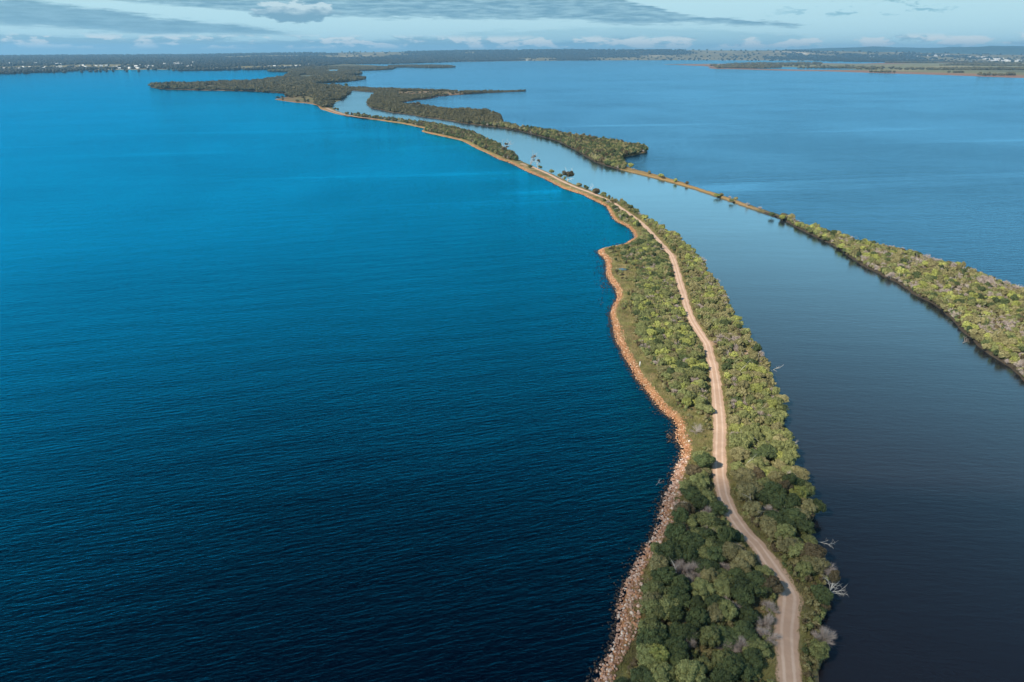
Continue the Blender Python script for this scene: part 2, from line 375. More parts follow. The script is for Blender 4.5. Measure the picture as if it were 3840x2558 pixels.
EAST_DELTA = [(1300,240),(1475,250),(1475,260),(1420,264),(1355,266),(1342,271),(1360,278),(1329,282),(1291,283),(1312,290),(1355,293),(1378,296),(1338,303),(1270,309),
 (1227,311),(1189,315),(1191,322),(1240,328),(1300,333),(1319,341),(1317,350),(1287,373),(1262,384),(1249,397),(1257,411),(1296,426),(1330,433),(1363,438),(1423,445),(1482,452),
 (1550,462),(1610,469),(1686,483),(1760,501),(1810,523),(1860,546),(1900,572),(1950,600),(2000,623),(2031,636),(2082,656),(2150,689),(2210,711),(2269,737),
 (2312,758),(2363,780),(2422,826),(2477,858),(2507,880),(2545,903),(2560,915),(2588,950),(2636,981),(2650,1014),(2662,1050),(2692,1068),(2703,1099),(2730,1135),(2742,1184),
 (2772,1224),(2806,1264),(2832,1313),(2866,1349),(2878,1394),(2900,1440),(2932,1494),(2938,1528),(2942,1588),(2935,1639),(2958,1690),(2962,1732),
 (2975,1775),(3030,1834),(3050,1880),(3060,1950),(3010,1993),(3035,2059),(3080,2120),(3100,2185),(3098,2246),(3115,2307),(3085,2340),(3092,2409),(3110,2456),(3085,2512),(3085,2558),(3080,2750),(3075,3000),(3090,3900)]
RIM = [(2060,3900),(2195,3000),(2240,2750),(2303,2558),(2317,2522),(2350,2456),(2378,2405),(2396,2363),(2406,2302),(2406,2208),(2415,2148),(2462,2082),(2499,2012),(2536,1956),(2546,1905),(2553,1860),
 (2570,1796),(2578,1754),(2599,1677),(2582,1647),(2570,1622),(2582,1590),(2560,1565),(2540,1558),(2497,1520),(2468,1482),(2438,1443),(2404,1401),(2383,1358),(2347,1296),(2338,1246),
 (2312,1202),(2307,1166),(2334,1112),(2334,1086),(2307,1054),(2294,1023),(2296,979),(2271,956),(2267,938),(2312,930),(2356,920),(2392,889),(2388,867),(2356,845),(2325,831),(2303,806),
 (2290,780),(2276,765),(2235,745),(2190,724),(2130,704),(2088,686),(2046,664),(2003,647),(1961,628),(1918,607),(1876,593),(1842,577)]
SPIT = [(1300,331),(1427,336),(1525,338),(1650,342),(1780,345),(1900,343),(1977,342),(1900,346),(1800,350),(1758,353),(1652,361),(1610,370),(1559,375),(1516,384),(1495,388),(1520,396),(1600,403),(1695,415),(1790,421),(1822,421),
 (1868,430),(1883,438),(1880,450),(1890,464),(1937,485),(1992,491),(2040,497),(2082,505),(2150,517),(2286,537),(2392,556),(2428,570),(2380,583),(2329,594),(2334,619),(2350,627),(2380,637),(2465,659),(2550,684),(2635,713),
 (2700,733),(2770,757),(2840,781),(2898,801),(2952,820),(3010,850),(3108,880),(3202,905),(3322,932),(3420,957),(3519,990),(3648,1024),(3700,1048),(3840,1094),(4000,1140),(4300,1210),(4300,1700),
 (4100,1590),(3950,1500),(3840,1432),(3822,1414),(3778,1374),(3711,1334),(3657,1294),(3644,1271),(3599,1240),(3577,1209),(3528,1164),(3474,1128),(3420,1102),(3371,1066),(3331,1048),(3286,1023),(3242,1003),
 (3175,959),(3153,941),(3108,914),(3063,892),(3019,872),(2974,847),(2929,823),(2840,792),(2770,768),(2698,743),(2635,721),(2550,695),(2465,672),(2380,651),(2312,634),(2231,608),(2167,570),(2125,547),(2082,527),(1997,504),(1938,489),
 (1870,479),(1822,474),(1737,463),(1674,452),(1601,442),(1525,429),(1470,423),(1423,412),(1389,404),(1374,389),(1389,367),(1406,350),(1397,346),(1355,342),(1312,339)]
ISLET = [(1460,250),(1520,247),(1600,248),(1660,249),(1708,253),(1660,255),(1590,255),(1520,253),(1470,254)]
MARSH = [(2480,241.5),(2614,240),(2760,238.5),(2900,237),(3050,237),(3212,239),(3300,236),(3480,234),(3700,228),(4400,222),(5200,226),(5200,335),(4300,305),(3840,293),(3484,280),(3240,273),(3104,268),(2940,265.5),(2777,261),(2658,257.5),(2647,249),(2560,245)]
ROAD = [(3000,3900),(2975,3000),(2962,2700),(2961,2558),(2954,2465),(2949,2372),(2958,2279),(2960,2235),(2932,2185),(2890,2120),(2838,2045),(2791,1998),(2742,1928),(2713,1860),(2698,1775),(2697,1690),(2699,1605),(2693,1520),(2684,1435),
 (2673,1370),(2663,1336),(2652,1291),(2622,1246),(2595,1202),(2577,1157),(2565,1112),(2551,1068),(2539,1023),(2526,979),(2516,956),(2497,934),(2456,889),(2414,845),(2386,822),(2355,800),(2303,763),(2265,744),
 (2210,721),(2159,702),(2108,680),(2061,655),(2023,638),(1985,622)]
TRACK2 = [(1423,447),(1355,441),(1296,431),(1250,417),(1224,405)]

def natural(px, closed=True, rel=.006, amp=.003, mn=.8, mx=80, s=0):
    w = resample(PL(px), closed, rel, mn, mx)
    d = np.linalg.norm(w, axis=1); a = amp*d
    sc = 1/(.018*d+.8)
    # low-frequency lattice noise so that neighbouring points move together
    w = w + np.stack([(vnoise(w[:, 0]*.35, w[:, 1]*.35, s)-.5), (vnoise(w[:, 0]*.35+50, w[:, 1]*.35, s)-.5)], 1)*np.minimum(a, 2.5)[:, None]*1.2
    return w
west_w = resample(PL(WEST), False, .005, .7, 40)
rim_w = resample(PL(RIM), False, .005, .7, 40)
road_w = resample(PL(ROAD, 1.05), False, .004, .8, 8)
main_poly = natural(WEST+NORTH+EAST_DELTA, rel=.005, amp=.0035, s=3)
spit_poly = natural(SPIT, rel=.005, amp=.0035, s=5)
islet_poly = natural(ISLET); marsh_poly = natural(MARSH, rel=.01)

TOP = 1.1
def land_height(p, poly, w=2.4):
    d = segdist(p, poly, True)
    t = (d/w).clip(0, 1)
    return -0.35 + (TOP+.35)*(t*t*(3-2*t)), d
def interior(poly, bands):
    mn = poly.min(0); mx = poly.max(0); out = []
    for (r0, r1, s) in bands:
        x0, x1 = max(mn[0], -r1), min(mx[0], r1); y0, y1 = max(mn[1], 0), min(mx[1], r1)
        if x1 <= x0 or y1 <= y0: continue
        gx, gy = np.meshgrid(np.arange(x0, x1, s), np.arange(y0, y1, s))
        g = np.stack([gx.ravel(), gy.ravel()], 1) + rng.uniform(-.3, .3, (gx.size, 2))*s
        r = np.linalg.norm(g, axis=1); g = g[(r >= r0) & (r < r1)]
        g = g[inside(g, poly)]
        if len(g): g = g[segdist(g, poly, True) > .35*s]; out.append(g)
    return np.concatenate(out)
BANDS = [(0, 330, 1.4), (330, 620, 2.6), (620, 1300, 7), (1300, 3000, 22), (3000, 9000, 70), (9000, 60000, 400)]
def land(name, poly, color_fn, slope=2.4, lab=None):
    # extra ring of points just inside the shore, so that the bank is modelled
    pts = [tuple(p) for p in poly]; n = len(pts)
    inn = interior(poly, BANDS)
    t_ = np.roll(poly, -1, 0)-np.roll(poly, 1, 0); t_ /= np.linalg.norm(t_, axis=1)[:, None]+1e-9; nn_ = np.stack([-t_[:, 1], t_[:, 0]], 1)
    rings = []
    for w_ in (1.1, 3.4):
        for sg in (1, -1):
            q_ = poly+nn_*sg*w_; q_ = q_[inside(q_, poly)]
            if len(q_): q_ = q_[segdist(q_, poly, True) > w_*.75]; rings.append(q_)
    allp = [Vector(p) for p in pts] + [Vector(p) for p in inn] + [Vector(p) for r_ in rings for p in r_]
    edges = [(i, (i+1) % n) for i in range(n)]
    vo, eo, fo, *_ = delaunay_2d_cdt(allp, edges, [], 1, 1e-4)
    v = np.array([(a.x, a.y) for a in vo])
    r = np.linalg.norm(v, axis=1)
    w = np.maximum(slope, r*.004*(slope > 1.5))
    h, d = land_height(v, poly, w)
    rd = segdist(v, road_w)
    h = h + ((vnoise(v[:, 0]*.3, v[:, 1]*.3, 11)-.5)*.5*np.clip((rd-3.5)/4, 0, 1)*np.clip(d/3, 0, 1))
    cols = color_fn(v, d, rd)
    V = np.column_stack([v, h])
    o = meshobj(name, V, [list(f) for f in fo], M_GROUND, cols=cols, smooth=True)
    tag(o, kind='structure'); return o
def lerp(a, b, t): return a*(1-t)[:, None] + np.array(b)*t[:, None]
def main_cols(v, d, rd):
    n = vnoise(v[:, 0]*.22, v[:, 1]*.22, 21, 4); n2 = vnoise(v[:, 0]*.6, v[:, 1]*.6, 23, 3)
    r = np.linalg.norm(v, axis=1)
    c = np.tile(np.array([.12, .11, .048]), (len(v), 1))
    c = lerp(c, (.22, .21, .075), np.clip((n-.42)*4, 0, 1))          # yellow-green grass
    c = lerp(c, (.29, .20, .11), np.clip((n2-.5)*4, 0, 1)*.85)      # dry grass and soil
    c = lerp(c, (.26, .20, .11), np.clip((2.9-rd)/1.2, 0, 1)*.6)
    wd = segdist(v, west_w)
    narrow = np.clip((np.abs(v[:, 1])-420)/50, 0, 1)
    c = lerp(c, (.36, .175, .085), np.clip((np.where(v[:, 1] > 420, 2.6+r*.0012, 3.2)-wd)/1.6, 0, 1)*.95)
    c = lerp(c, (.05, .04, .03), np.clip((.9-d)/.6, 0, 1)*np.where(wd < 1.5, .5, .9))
    far = np.clip((r-1500)/600, 0, 1)
    c = lerp(c, (.055, .058, .028), far*.8*np.clip((n-.3)*6, 0, 1))
    c = lerp(c, (.16, .095, .06), far*np.clip((60-wd)/30, 0, 1)*np.clip((v[:, 1]-1350)/100, 0, 1)*.6)
    return c
def spit_cols(v, d, rd):
    n = vnoise(v[:, 0]*.2, v[:, 1]*.2, 31, 4); n2 = vnoise(v[:, 0]*.05, v[:, 1]*.05, 33, 3)
    c = np.tile(np.array([.12, .11, .05]), (len(v), 1))
    c = lerp(c, (.26, .19, .12), np.clip((n-.45)*4, 0, 1))
    x = pix(v[:, 0], v[:, 1], 0)[0]
    c = lerp(c, (.30, .19, .075), np.clip(1-np.abs(x-2580)/260, 0, 1)**.3)
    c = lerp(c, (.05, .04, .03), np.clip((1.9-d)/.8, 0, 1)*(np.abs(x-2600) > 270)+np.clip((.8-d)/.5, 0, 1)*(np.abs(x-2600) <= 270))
    brown = np.clip(1-np.abs(v[:, 1]-1900)/330, 0, 1)*((x > 1480) & (x < 1760))
    c = lerp(c, (.20, .11, .07), brown*.9)
    return c
def marsh_cols(v, d, rd):
    n = vnoise(v[:, 0]*.004, v[:, 1]*.004, 41, 4); n2 = vnoise(v[:, 0]*.0016, v[:, 1]*.0016, 43, 3)
    c = np.tile(np.array([.15, .15, .075]), (len(v), 1))
    c = lerp(c, (.24, .20, .10), np.clip((n-.5)*5, 0, 1))
    c = lerp(c, (.22, .115, .075), np.clip((420-d)/150, 0, 1)*.9*np.clip((v[:, 0]-600)/400, 0, 1))
    c = lerp(c, (.07, .08, .05), np.clip((n2-.6)*7, 0, 1)*.8)
    return c
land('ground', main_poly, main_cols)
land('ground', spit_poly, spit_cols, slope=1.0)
land('ground', islet_poly, marsh_cols, slope=6)
land('ground', marsh_poly, marsh_cols, slope=12)

# ------------------------------------------------------------------ water
def sheet(name, poly, z, mat):
    vo, eo, fo, *_ = delaunay_2d_cdt([Vector(p) for p in poly], [(i, (i+1) % len(poly)) for i in range(len(poly))], [], 1, 1e-4)
    o = meshobj(name, [(a.x, a.y, z) for a in vo], [list(f) for f in fo], mat); return tag(o, kind='structure')
RF = 21500.0
disc = [(RF*math.sin(a)*1.0, RF*math.cos(a)) for a in np.linspace(0, 2*math.pi, 128, endpoint=False)]
sheet('lake_water', disc, 0.0, M_LAKE)
# water east of the main causeway: the bay; its west edge runs hidden under the land
mid_land = [(2500,3900),(2400,3000),(2700,2300),(2640,1700),(2560,1500),(2440,1200),(2400,960),(2340,800),(2240,735),(2080,675),(1930,600),(1840,560),(1720,505),(1500,457),(1300,431),(1230,405),(1180,370),(1100,330),(1050,300),(1100,285),(1120,262),(1200,240)]
bay = [tuple(p) for p in resample(PL(mid_land), False, .05, 5, 200)]
bay += [tuple(P(x, y)) for x, y in [(1700,222),(2600,216),(3600,214),(5600,214)]] + [(6000, 200), (500, -60)]
sheet('bay_water', bay, 0.03, M_BAY)
river_r = [(3900,3000),(4300,1660),(4050,1480),(3760,1300),(3560,1120),(3200,930),(2960,830),(2840,788.5),(2698,738.5),(2590,703),(2465,665),(2340,625),(2260,590),(2100,520),(1930,478),(1760,445),(1600,425),(1480,400),(1440,380),(1440,345),(1300,335)]
river = [tuple(p) for p in resample(PL(mid_land[:16]), False, .03, 4, 100)] + [tuple(P(1230, 345))] + [tuple(p) for p in resample(PL(river_r), False, .03, 4, 100)][::-1]
river += [(600, 40), (500, -80), (30, -80)]
sheet('river_water', river, 0.06, M_RIVER)
def ellipse_px(pts, z): return [tuple(P(x, y, z)) for x, y in pts]
for pts, nm in [([(769,324),(800,321),(828,322),(826,329),(800,332),(772,330)], 'pond_water'),
                ([(1122,288),(1150,284),(1178,283),(1172,288),(1145,292),(1126,293)], 'river_water'),
                ([(1225,269),(1240,262),(1270,261),(1262,266),(1245,271)], 'river_water'),
                ([(2772,253),(2900,251),(3060,254),(3150,257),(3234,261),(3100,262),(2990,261),(2900,259),(2800,256)], 'lagoon_water'),
                ([(3660,279),(3720,278.5),(3745,280.5),(3700,282)], 'lagoon_water'),
                ([(2310,1009),(2335,1006),(2357,1009),(2350,1013),(2322,1014)], 'puddle_water')]:
    near = nm == 'puddle_water'
    z = TOP+.33 if near else TOP+.4
    sheet(nm, resample(np.array(ellipse_px(pts, z)), True, .002, .4, 60), z, M_RIVER if not nm.startswith('lag') else M_BAY)

# ------------------------------------------------------------------ track
def ribbon(name, cl, width_fn, z, mat, across=5):
    t = np.gradient(cl, axis=0); t /= np.linalg.norm(t, axis=1)[:, None]; nrm = np.stack([t[:, 1], -t[:, 0]], 1)
    V = []; C = []; F = []
    for i, p in enumerate(cl):
        w = width_fn(i, p)
        for j in range(across):
            a = j/(across-1); jit = 0 if 0 < j < across-1 else (vnoise(np.array([p[0]*.5]), np.array([p[1]*.5]), 60+j)[0]-.5)*1.3
            q = p + nrm[i]*((a-.5)*w + (jit if a > .5 else -jit))
            V.append((q[0], q[1], z + .05*(1-abs(a-.5)*2))); C.append((a, 0, 0))
    for i in range(len(cl)-1):
        for j in range(across-1):
            a = i*across+j; F.append((a, a+1, a+across+1, a+across))
    o = meshobj(name, V, F, mat, cols=np.array(C), smooth=True); return tag(o, kind='structure')
def road_width(i, p):
    y = p[1]
    return float(np.interp(y, [50, 100, 118, 130, 160, 200, 260, 370, 400, 600], [4.6, 4.6, 5.4, 4.2, 4.4, 4.2, 3.6, 3.7, 3.3, 3.2]))
ribbon('dirt_track', road_w, road_width, TOP+.06, M_ROAD)
ribbon('dirt_track', resample(PL(TRACK2, 1.0), False, .004, 3, 20), lambda i, p: 7, TOP+.10, M_SAND)
for pts in ([(2640,1268),(2668,1278),(2692,1280),(2688,1290),(2668,1300),(2655,1320),(2645,1290)],
            [(2505,945),(2532,952),(2538,962),(2534,985),(2520,975)],
            [(2776,1318),(2800,1312),(2838,1316),(2846,1324),(2810,1330),(2785,1330)],
            [(1950,612),(1968,614),(1978,622),(1965,624)]):
    sheet('bare_sand', resample(np.array(ellipse_px(pts, TOP+.1)), True, .002, .5, 5), TOP+.045, M_SAND)

# ------------------------------------------------------------------ far mainland and mountains
SHX = [-1400, -400, 0, 260, 500, 800, 1010, 1110, 1280, 1470, 1748, 1932, 2150, 2560, 3000, 3212, 3480, 3840, 4400, 5200]
SHY = [285, 268, 265, 262.5, 261.5, 260, 258.5, 257, 240, 240, 231.5, 229, 227, 225.5, 227, 229, 229, 228, 226, 230]
SKX = [-1400, 0, 700, 1280, 1700, 2100, 2560, 3000, 3400, 3840, 5200]
SKY = [214, 209, 207, 198, 192, 189, 188.5, 191, 198, 206, 210]
def far_height(x, y, xp):
    r = np.hypot(x, y)
    sy = np.interp(xp, SHX, SHY); al = PITCH-np.arctan((1279-sy)/FPX); rs = H/np.tan(al)
    sk = np.interp(xp, SKX, SKY); als = PITCH-np.arctan((1279-sk)/FPX)
    D1 = 15000.; z1 = H - D1*np.tan(als)
    t = ((r-rs)/(D1-rs)).clip(0, 1.5)
    pw = np.interp(xp, [0, 1200, 2000, 3800], [.9, 1.2, 1.8, 3.])
    hh = z1*t.clip(0, 1)**pw*np.where(t > 1, 1-(t-1)*.5, 1)
    n = vnoise(x*.0012, y*.0012, 71, 4)-.5
    hh = hh + n*18*t.clip(0, 1) + 1.2
    return np.where(r <= rs+1, -1.0, hh), rs
def field_mask(x, y, xp):
    n = vnoise(x*.0009+3, y*.00035, 81, 4)
    bias = np.interp(xp, [0, 300, 1000, 1300, 1800, 2600, 3800], [.07, .05, -.10, .0, .08, .20, .16])
    return np.clip((n+bias-.55)*9, 0, 1)
cols_x = np.arange(-1400, 5201, 22); rr = np.concatenate([np.linspace(0, 1, 70)**1.8])
V = []; C = []
for xp in cols_x:
    ys = np.interp(xp, SHX, SHY); p0 = P(xp, ys); r0 = np.linalg.norm(p0); d = p0/r0
    r = r0 + rr*(RF-200-r0); x = d[0]*r; y = d[1]*r
    h, _ = far_height(x, y, np.full(len(r), xp)); h[0] = -1; h[1] = max(h[1], 1)
    fm = field_mask(x, y, np.full(len(r), float(xp)))
    c = np.tile(np.array([.014, .020, .014]), (len(r), 1)); c = lerp(c, (.19, .165, .09), fm)
    pl = vnoise(x*.002, y*.0006, 91, 3); c = lerp(c, (.36, .30, .19), np.clip((pl-.68)*12, 0, 1)*(xp > 1200)*fm)
    c[:2] = (.20, .16, .10)
    V.append(np.column_stack([x, y, h])); C.append(c)
nr = len(rr); V = np.concatenate(V); C = np.concatenate(C)
ii, jj = np.meshgrid(np.arange(len(cols_x)-1), np.arange(nr-1), indexing='ij'); a = (ii*nr+jj).ravel()
F = np.stack([a, a+nr, a+nr+1, a+1], 1)
tag(meshobj('far_plain', V, F, M_FAR, cols=C, smooth=True), kind='structure')
# mountains
def mountains(D, pts, s, hw):
    V = []; xs = np.arange(2300, 5200, 12)
    top = np.interp(xs, [p[0] for p in pts], [p[1] for p in pts])
    for k, (x, t) in enumerate(zip(xs, top)):
        az_ = math.atan((x-1920)/FPX); el_ = math.atan((1279-t)/FPX)-PITCH
        z = H + D*math.tan(el_) + (vnoise(np.array([x*.012]), np.array([1.]), s, 4)[0]-.5)*hw
        for q, f in ((-1300, -.0), (-900, .45), (-400, .8), (0, 1.), (900, .6)):
            zz = -60 + (z+60)*f*(1+.25*(vnoise(np.array([x*.03]), np.array([q*.001]), s+1, 3)[0]-.5)*(f < 1))
            V.append(((D+q)*math.sin(az_), (D+q)*math.cos(az_), zz))
    n = len(xs); F = np.array([(i*5+j, i*5+5+j, i*5+6+j, i*5+j+1) for i in range(n-1) for j in range(4)])
    tag(meshobj('mountain_range', np.array(V), F, M_FAR, cols=np.tile(np.array([.05, .07, .04]), (len(V), 1)), smooth=True), kind='structure')
mountains(22800, [(2300,201),(2900,190),(3150,178),(3200,185),(3260,188),(3400,186),(3500,179),(3560,176),(3620,178),(3700,183),(3760,179),(3840,173),(4000,170),(4300,178),(5200,190)], 101, 60)
mountains(25200, [(2300,205),(2850,186),(3050,180),(3160,174),(3240,180),(3400,182),(3500,178),(3700,176),(3900,172),(5200,180)], 111, 60)

# ------------------------------------------------------------------ vegetation templates
def ico(sub):
    import bmesh
    bm = bmesh.new(); bmesh.ops.create_icosphere(bm, subdivisions=sub, radius=1)
    v = np.array([tuple(a.co) for a in bm.verts]); f = np.array([[a.index for a in b.verts] for b in bm.faces]); bm.free(); return v, f
ICO1 = ico(1); ICO2 = ico(2); ICO3 = ico(3)
def lobes_for(g, flat, n):
    L = []
    for i in range(n):
        a = g.uniform(0, 2*math.pi); q = math.sqrt(g.uniform(0, 1))*.78
        zz = flat*(1-q*q)*.85 + g.uniform(-.07, .10)
        L.append((q*math.cos(a), q*math.sin(a), zz+.18, g.uniform(.16, .30) if n > 9 else g.uniform(.26, .42)))
    L.append((0, 0, flat*.50, .50)); L.append((.25, .1, flat*.40, .5)); L.append((-.25, -.1, flat*.40, .5))
    return np.array(L)
def crown_geo(seed, nleaf, flat=.62, nl=13, leaf=.05, core=2):
    """unit crown: lobed dome, base at z~0; returns verts, tris, per-vertex tint"""
    g = np.random.default_rng(seed); L = lobes_for(g, flat, nl)
    V = []; F = []; C = []; off = 0
    iv, if_ = (ICO2 if core == 2 else ICO1)
    for (x, y, z, r) in L:
        v = iv*np.array([1, 1, .85])*r*.90 + (x, y, z)
        v = v + (g.random(v.shape)-.5)*r*.12
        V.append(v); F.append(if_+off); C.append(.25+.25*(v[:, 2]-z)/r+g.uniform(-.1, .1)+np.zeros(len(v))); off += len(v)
    area = L[:, 3]**2; pr = area/area.sum()
    pick = g.choice(len(L), int(nleaf*1.6), p=pr)
    d = g.normal(size=(len(pick), 3)); d /= np.linalg.norm(d, axis=1)[:, None]; d[:, 2] = np.where(d[:, 2] < -.35, -d[:, 2], d[:, 2])
    q = L[pick, :3] + d*L[pick, 3][:, None]*np.array([1, 1, .85])*g.uniform(.90, 1.20, (len(pick), 1))
    keep = np.ones(len(q), bool)
    for k, (x, y, z, r) in enumerate(L):
        dd = np.sqrt(((q-(x, y, z))**2/np.array([1, 1, .72])).sum(1)); keep &= ~((dd < r*.86) & (pick != k))
    q = q[keep][:nleaf]; d = d[keep][:nleaf]; lobe = pick[keep][:nleaf]; n = len(q)
    nrm = d + g.normal(size=(n, 3))*.45; nrm /= np.linalg.norm(nrm, axis=1)[:, None]
    t = np.cross(nrm, g.normal(size=(n, 3))); t /= np.linalg.norm(t, axis=1)[:, None]; b = np.cross(nrm, t)
    s = leaf*g.uniform(.6, 1.35, (n, 1))
    tri = np.stack([q+t*s, q-t*s*.6+b*s*.8, q-t*s*.6-b*s*.8], 1).reshape(-1, 3)
    lt = g.uniform(.2, .8, len(L))[lobe]*.6
    tint = np.repeat(lt+g.uniform(0, .4, n), 3)
    V.append(tri); F.append(np.arange(n*3).reshape(-1, 3)+off); C.append(tint)
    V = np.concatenate(V); F = np.concatenate(F); C = np.concatenate(C)
    # squash toward the side that shows: keep underside above zero
    V[:, 2] = np.maximum(V[:, 2], .02+.1*np.abs(np.sin(V[:, 0]*9)*np.cos(V[:, 1]*7)))
    return V, F, np.column_stack([C, C, C]).clip(0, 1)
def tube(pts, rad, sides=5):
    pts = np.asarray(pts, float); rad = np.asarray(rad, float); V = []; F = []
    t = np.gradient(pts, axis=0); t /= np.linalg.norm(t, axis=1)[:, None]+1e-9
    ref = np.array([.31, .95, .05])
    for i in range(len(pts)):
        u = np.cross(t[i], ref); u /= np.linalg.norm(u)+1e-9; w = np.cross(t[i], u)
        for k in range(sides):
            a = 2*math.pi*k/sides; V.append(pts[i]+(u*math.cos(a)+w*math.sin(a))*rad[i])
    for i in range(len(pts)-1):
        for k in range(sides): F.append((i*sides+k, i*sides+(k+1) % sides, (i+1)*sides+(k+1) % sides, (i+1)*sides+k))
    return np.array(V), np.array(F)
def merge(parts):
    V = []; F = []; off = 0
    for v, f in parts: V.append(v); F.append(f+off); off += len(v)
    return np.concatenate(V), np.concatenate(F)
def branches(g, start, direc, length, rad, depth, spread, out, sides=3, nb=4, droop=0):
    k = 4; pts = [np.array(start, float)]; d = np.array(direc, float); d /= np.linalg.norm(d)
    for i in range(k):
        d = d + g.normal(size=3)*.16 + np.array([0, 0, -droop]); d /= np.linalg.norm(d); pts.append(pts[-1]+d*length/k)
    out.append(tube(pts, np.linspace(rad, rad*.45, k+1), sides))
    if depth <= 0: return
    for j in range(nb):
        i = g.integers(1, k+1); dd = d*.8 + g.normal(size=3)*spread; dd[2] = dd[2]*.7+.12
        branches(g, pts[i], dd, length*g.uniform(.5, .75), rad*.5, depth-1, spread, out, sides, nb, droop)
def dead_geo(seed, nlimb=7, depth=2, nb=5, rad=.035, up=.7, spread=.6):
    g = np.random.default_rng(seed); out = []
    for i in range(nlimb):
        a = 2*math.pi*i/nlimb + g.uniform(-.3, .3); o = g.uniform(.35, 1.0)
        branches(g, (g.uniform(-.05, .05), g.uniform(-.05, .05), 0), (math.cos(a)*o, math.sin(a)*o, up), g.uniform(.45, .65), rad, depth, spread, out, 3, nb)
    return merge(out)
def trunk_geo(seed, crown_z, spread=.5):
    g = np.random.default_rng(seed); out = []
    out.append(tube([(0, 0, -.25), (.02, 0, 0), (.05, .03, crown_z*.5), (.03, .05, crown_z)], [.075, .065, .05, .03], 6))
    for i in range(4):
        a = g.uniform(0, 6.28); out.append(tube([(.02, .01, crown_z*.25), (math.cos(a)*spread*.4, math.sin(a)*spread*.4, crown_z*.6), (math.cos(a)*spread, math.sin(a)*spread, crown_z)], [.045, .03, .015], 5))
    return merge(out)
def fuzz_geo(seed, n, flat, w, nl=9):
    """fine twig mass of a leafless shrub: slivers radiating to a domed outline, over a few limbs"""
    g = np.random.default_rng(seed); L = lobes_for(g, flat, nl); k = g.integers(0, len(L), n)
    d = g.normal(size=(n, 3)); d[:, 2] = np.abs(d[:, 2])*.9-.15; d /= np.linalg.norm(d, axis=1)[:, None]
    tip = L[k, :3]+d*L[k, 3][:, None]*g.uniform(.75, 1.25, (n, 1)); base = L[k, :3]*g.uniform(.35, .9, (n, 1))+d*.05
    sd_ = np.cross(tip-base, g.normal(size=(n, 3))); sd_ /= np.linalg.norm(sd_, axis=1)[:, None]
    V = np.stack([base-sd_*w, base+sd_*w, tip+sd_*w*.3], 1).reshape(-1, 3); V[:, 2] = np.maximum(V[:, 2], 0)
    out = [(V, np.arange(n*3).reshape(-1, 3))]
    for i in range(6):
        a = 6.28*i/6+g.uniform(-.4, .4); q = g.uniform(.3, .7)
        v, f = tube([(0, 0, -.1), (math.cos(a)*q*.4, math.sin(a)*q*.4, flat*.4), (math.cos(a)*q, math.sin(a)*q, flat*.85)], [.03, .02, .01], 3)
        out.append((v, np.concatenate([f[:, :3], f[:, [0, 2, 3]]])))
    return merge(out)
NV = 7
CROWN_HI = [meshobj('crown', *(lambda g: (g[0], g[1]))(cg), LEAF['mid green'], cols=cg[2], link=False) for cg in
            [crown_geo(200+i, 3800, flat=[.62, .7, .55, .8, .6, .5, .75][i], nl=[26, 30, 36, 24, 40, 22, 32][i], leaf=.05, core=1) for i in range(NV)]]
TRUNK = [meshobj('trunk', *trunk_geo(300+i, .45), M_BARK, link=False) for i in range(3)]
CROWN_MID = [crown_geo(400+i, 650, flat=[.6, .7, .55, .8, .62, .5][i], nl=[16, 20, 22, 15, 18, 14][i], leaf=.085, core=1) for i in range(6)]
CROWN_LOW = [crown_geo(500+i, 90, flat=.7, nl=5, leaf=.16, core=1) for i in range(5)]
DEADG = [fuzz_geo(600+i, 1100, [.6, .75, .5, .7][i], .011) for i in range(4)]
def snag_geo(seed):
    g = np.random.default_rng(seed); out = []
    branches(g, (0, 0, -.1), (g.uniform(-.2, .2), g.uniform(-.2, .2), 1), .9, .014, 1, .28, out, 4, 3)
    return merge(out)
SNAGG = [snag_geo(700+i) for i in range(4)]
DEAD = [meshobj('branches', v, f, M_DEAD, link=False) for v, f in DEADG]
SNAG = [meshobj('bare_trunk', v, f, M_WHITE, link=False) for v, f in SNAGG]

# ------------------------------------------------------------------ vegetation placement
def scatter(poly, spacing, r0=0, r1=1e9, tries=1.0, g=None, box=None):
    """jittered grid inside a polygon"""
    g = g or rng; mn = poly.min(0); mx = poly.max(0)
    if box: mn = np.maximum(mn, box[:2]); mx = np.minimum(mx, box[2:])
    gx, gy = np.meshgrid(np.arange(mn[0], mx[0], spacing), np.arange(mn[1], mx[1], spacing))
    p = np.stack([gx.ravel(), gy.ravel()], 1); p[:, 0] += (np.round(p[:, 1]/spacing) % 2)*spacing*.5
    p += g.uniform(-.36, .36, p.shape)*spacing
    r = np.linalg.norm(p, axis=1); p = p[(r >= r0) & (r < r1)]
    return p[inside(p, poly)]
THICKL = [(2325,934),(2334,988),(2387,1000),(2379,1050),(2374,1095),(2356,1148),(2379,1202),(2379,1246),(2385,1291),(2423,1336),(2450,1380),(2477,1425),(2490,1460),(2531,1499),(2565,1533),(2600,1545),(2640,1570),(2640,1610),(2660,1640),
          (2655,1665),(2630,1720),(2612,1780),(2578,1800),(2560,1872),(2552,1930),(2528,1985),(2500,2045),(2455,2110),(2444,2185),(2440,2279),(2432,2325),(2402,2385),(2372,2442),(2362,2512),(2330,2570),(2260,2800),(2230,3000),(2090,3900),
          (2990,3900),(2975,3000),(2962,2700),(2961,2558),(2949,2372),(2960,2235),(2890,2120),(2791,1998),(2713,1860),(2698,1775),(2697,1690),(2699,1605),(2684,1435),(2652,1291),(2595,1202),(2565,1112),(2539,1023),(2516,956),(2456,889),(2410,862),(2385,905)]
thickL = PL(THICKL, 1.0)
RG = resample(PL([(x, y) for x, y in ROAD if y > 750]), False, .01, 2, 10)
V_ = []   # live plants: x, y, radius, height, colour, zone
D_ = []   # dead shrubs
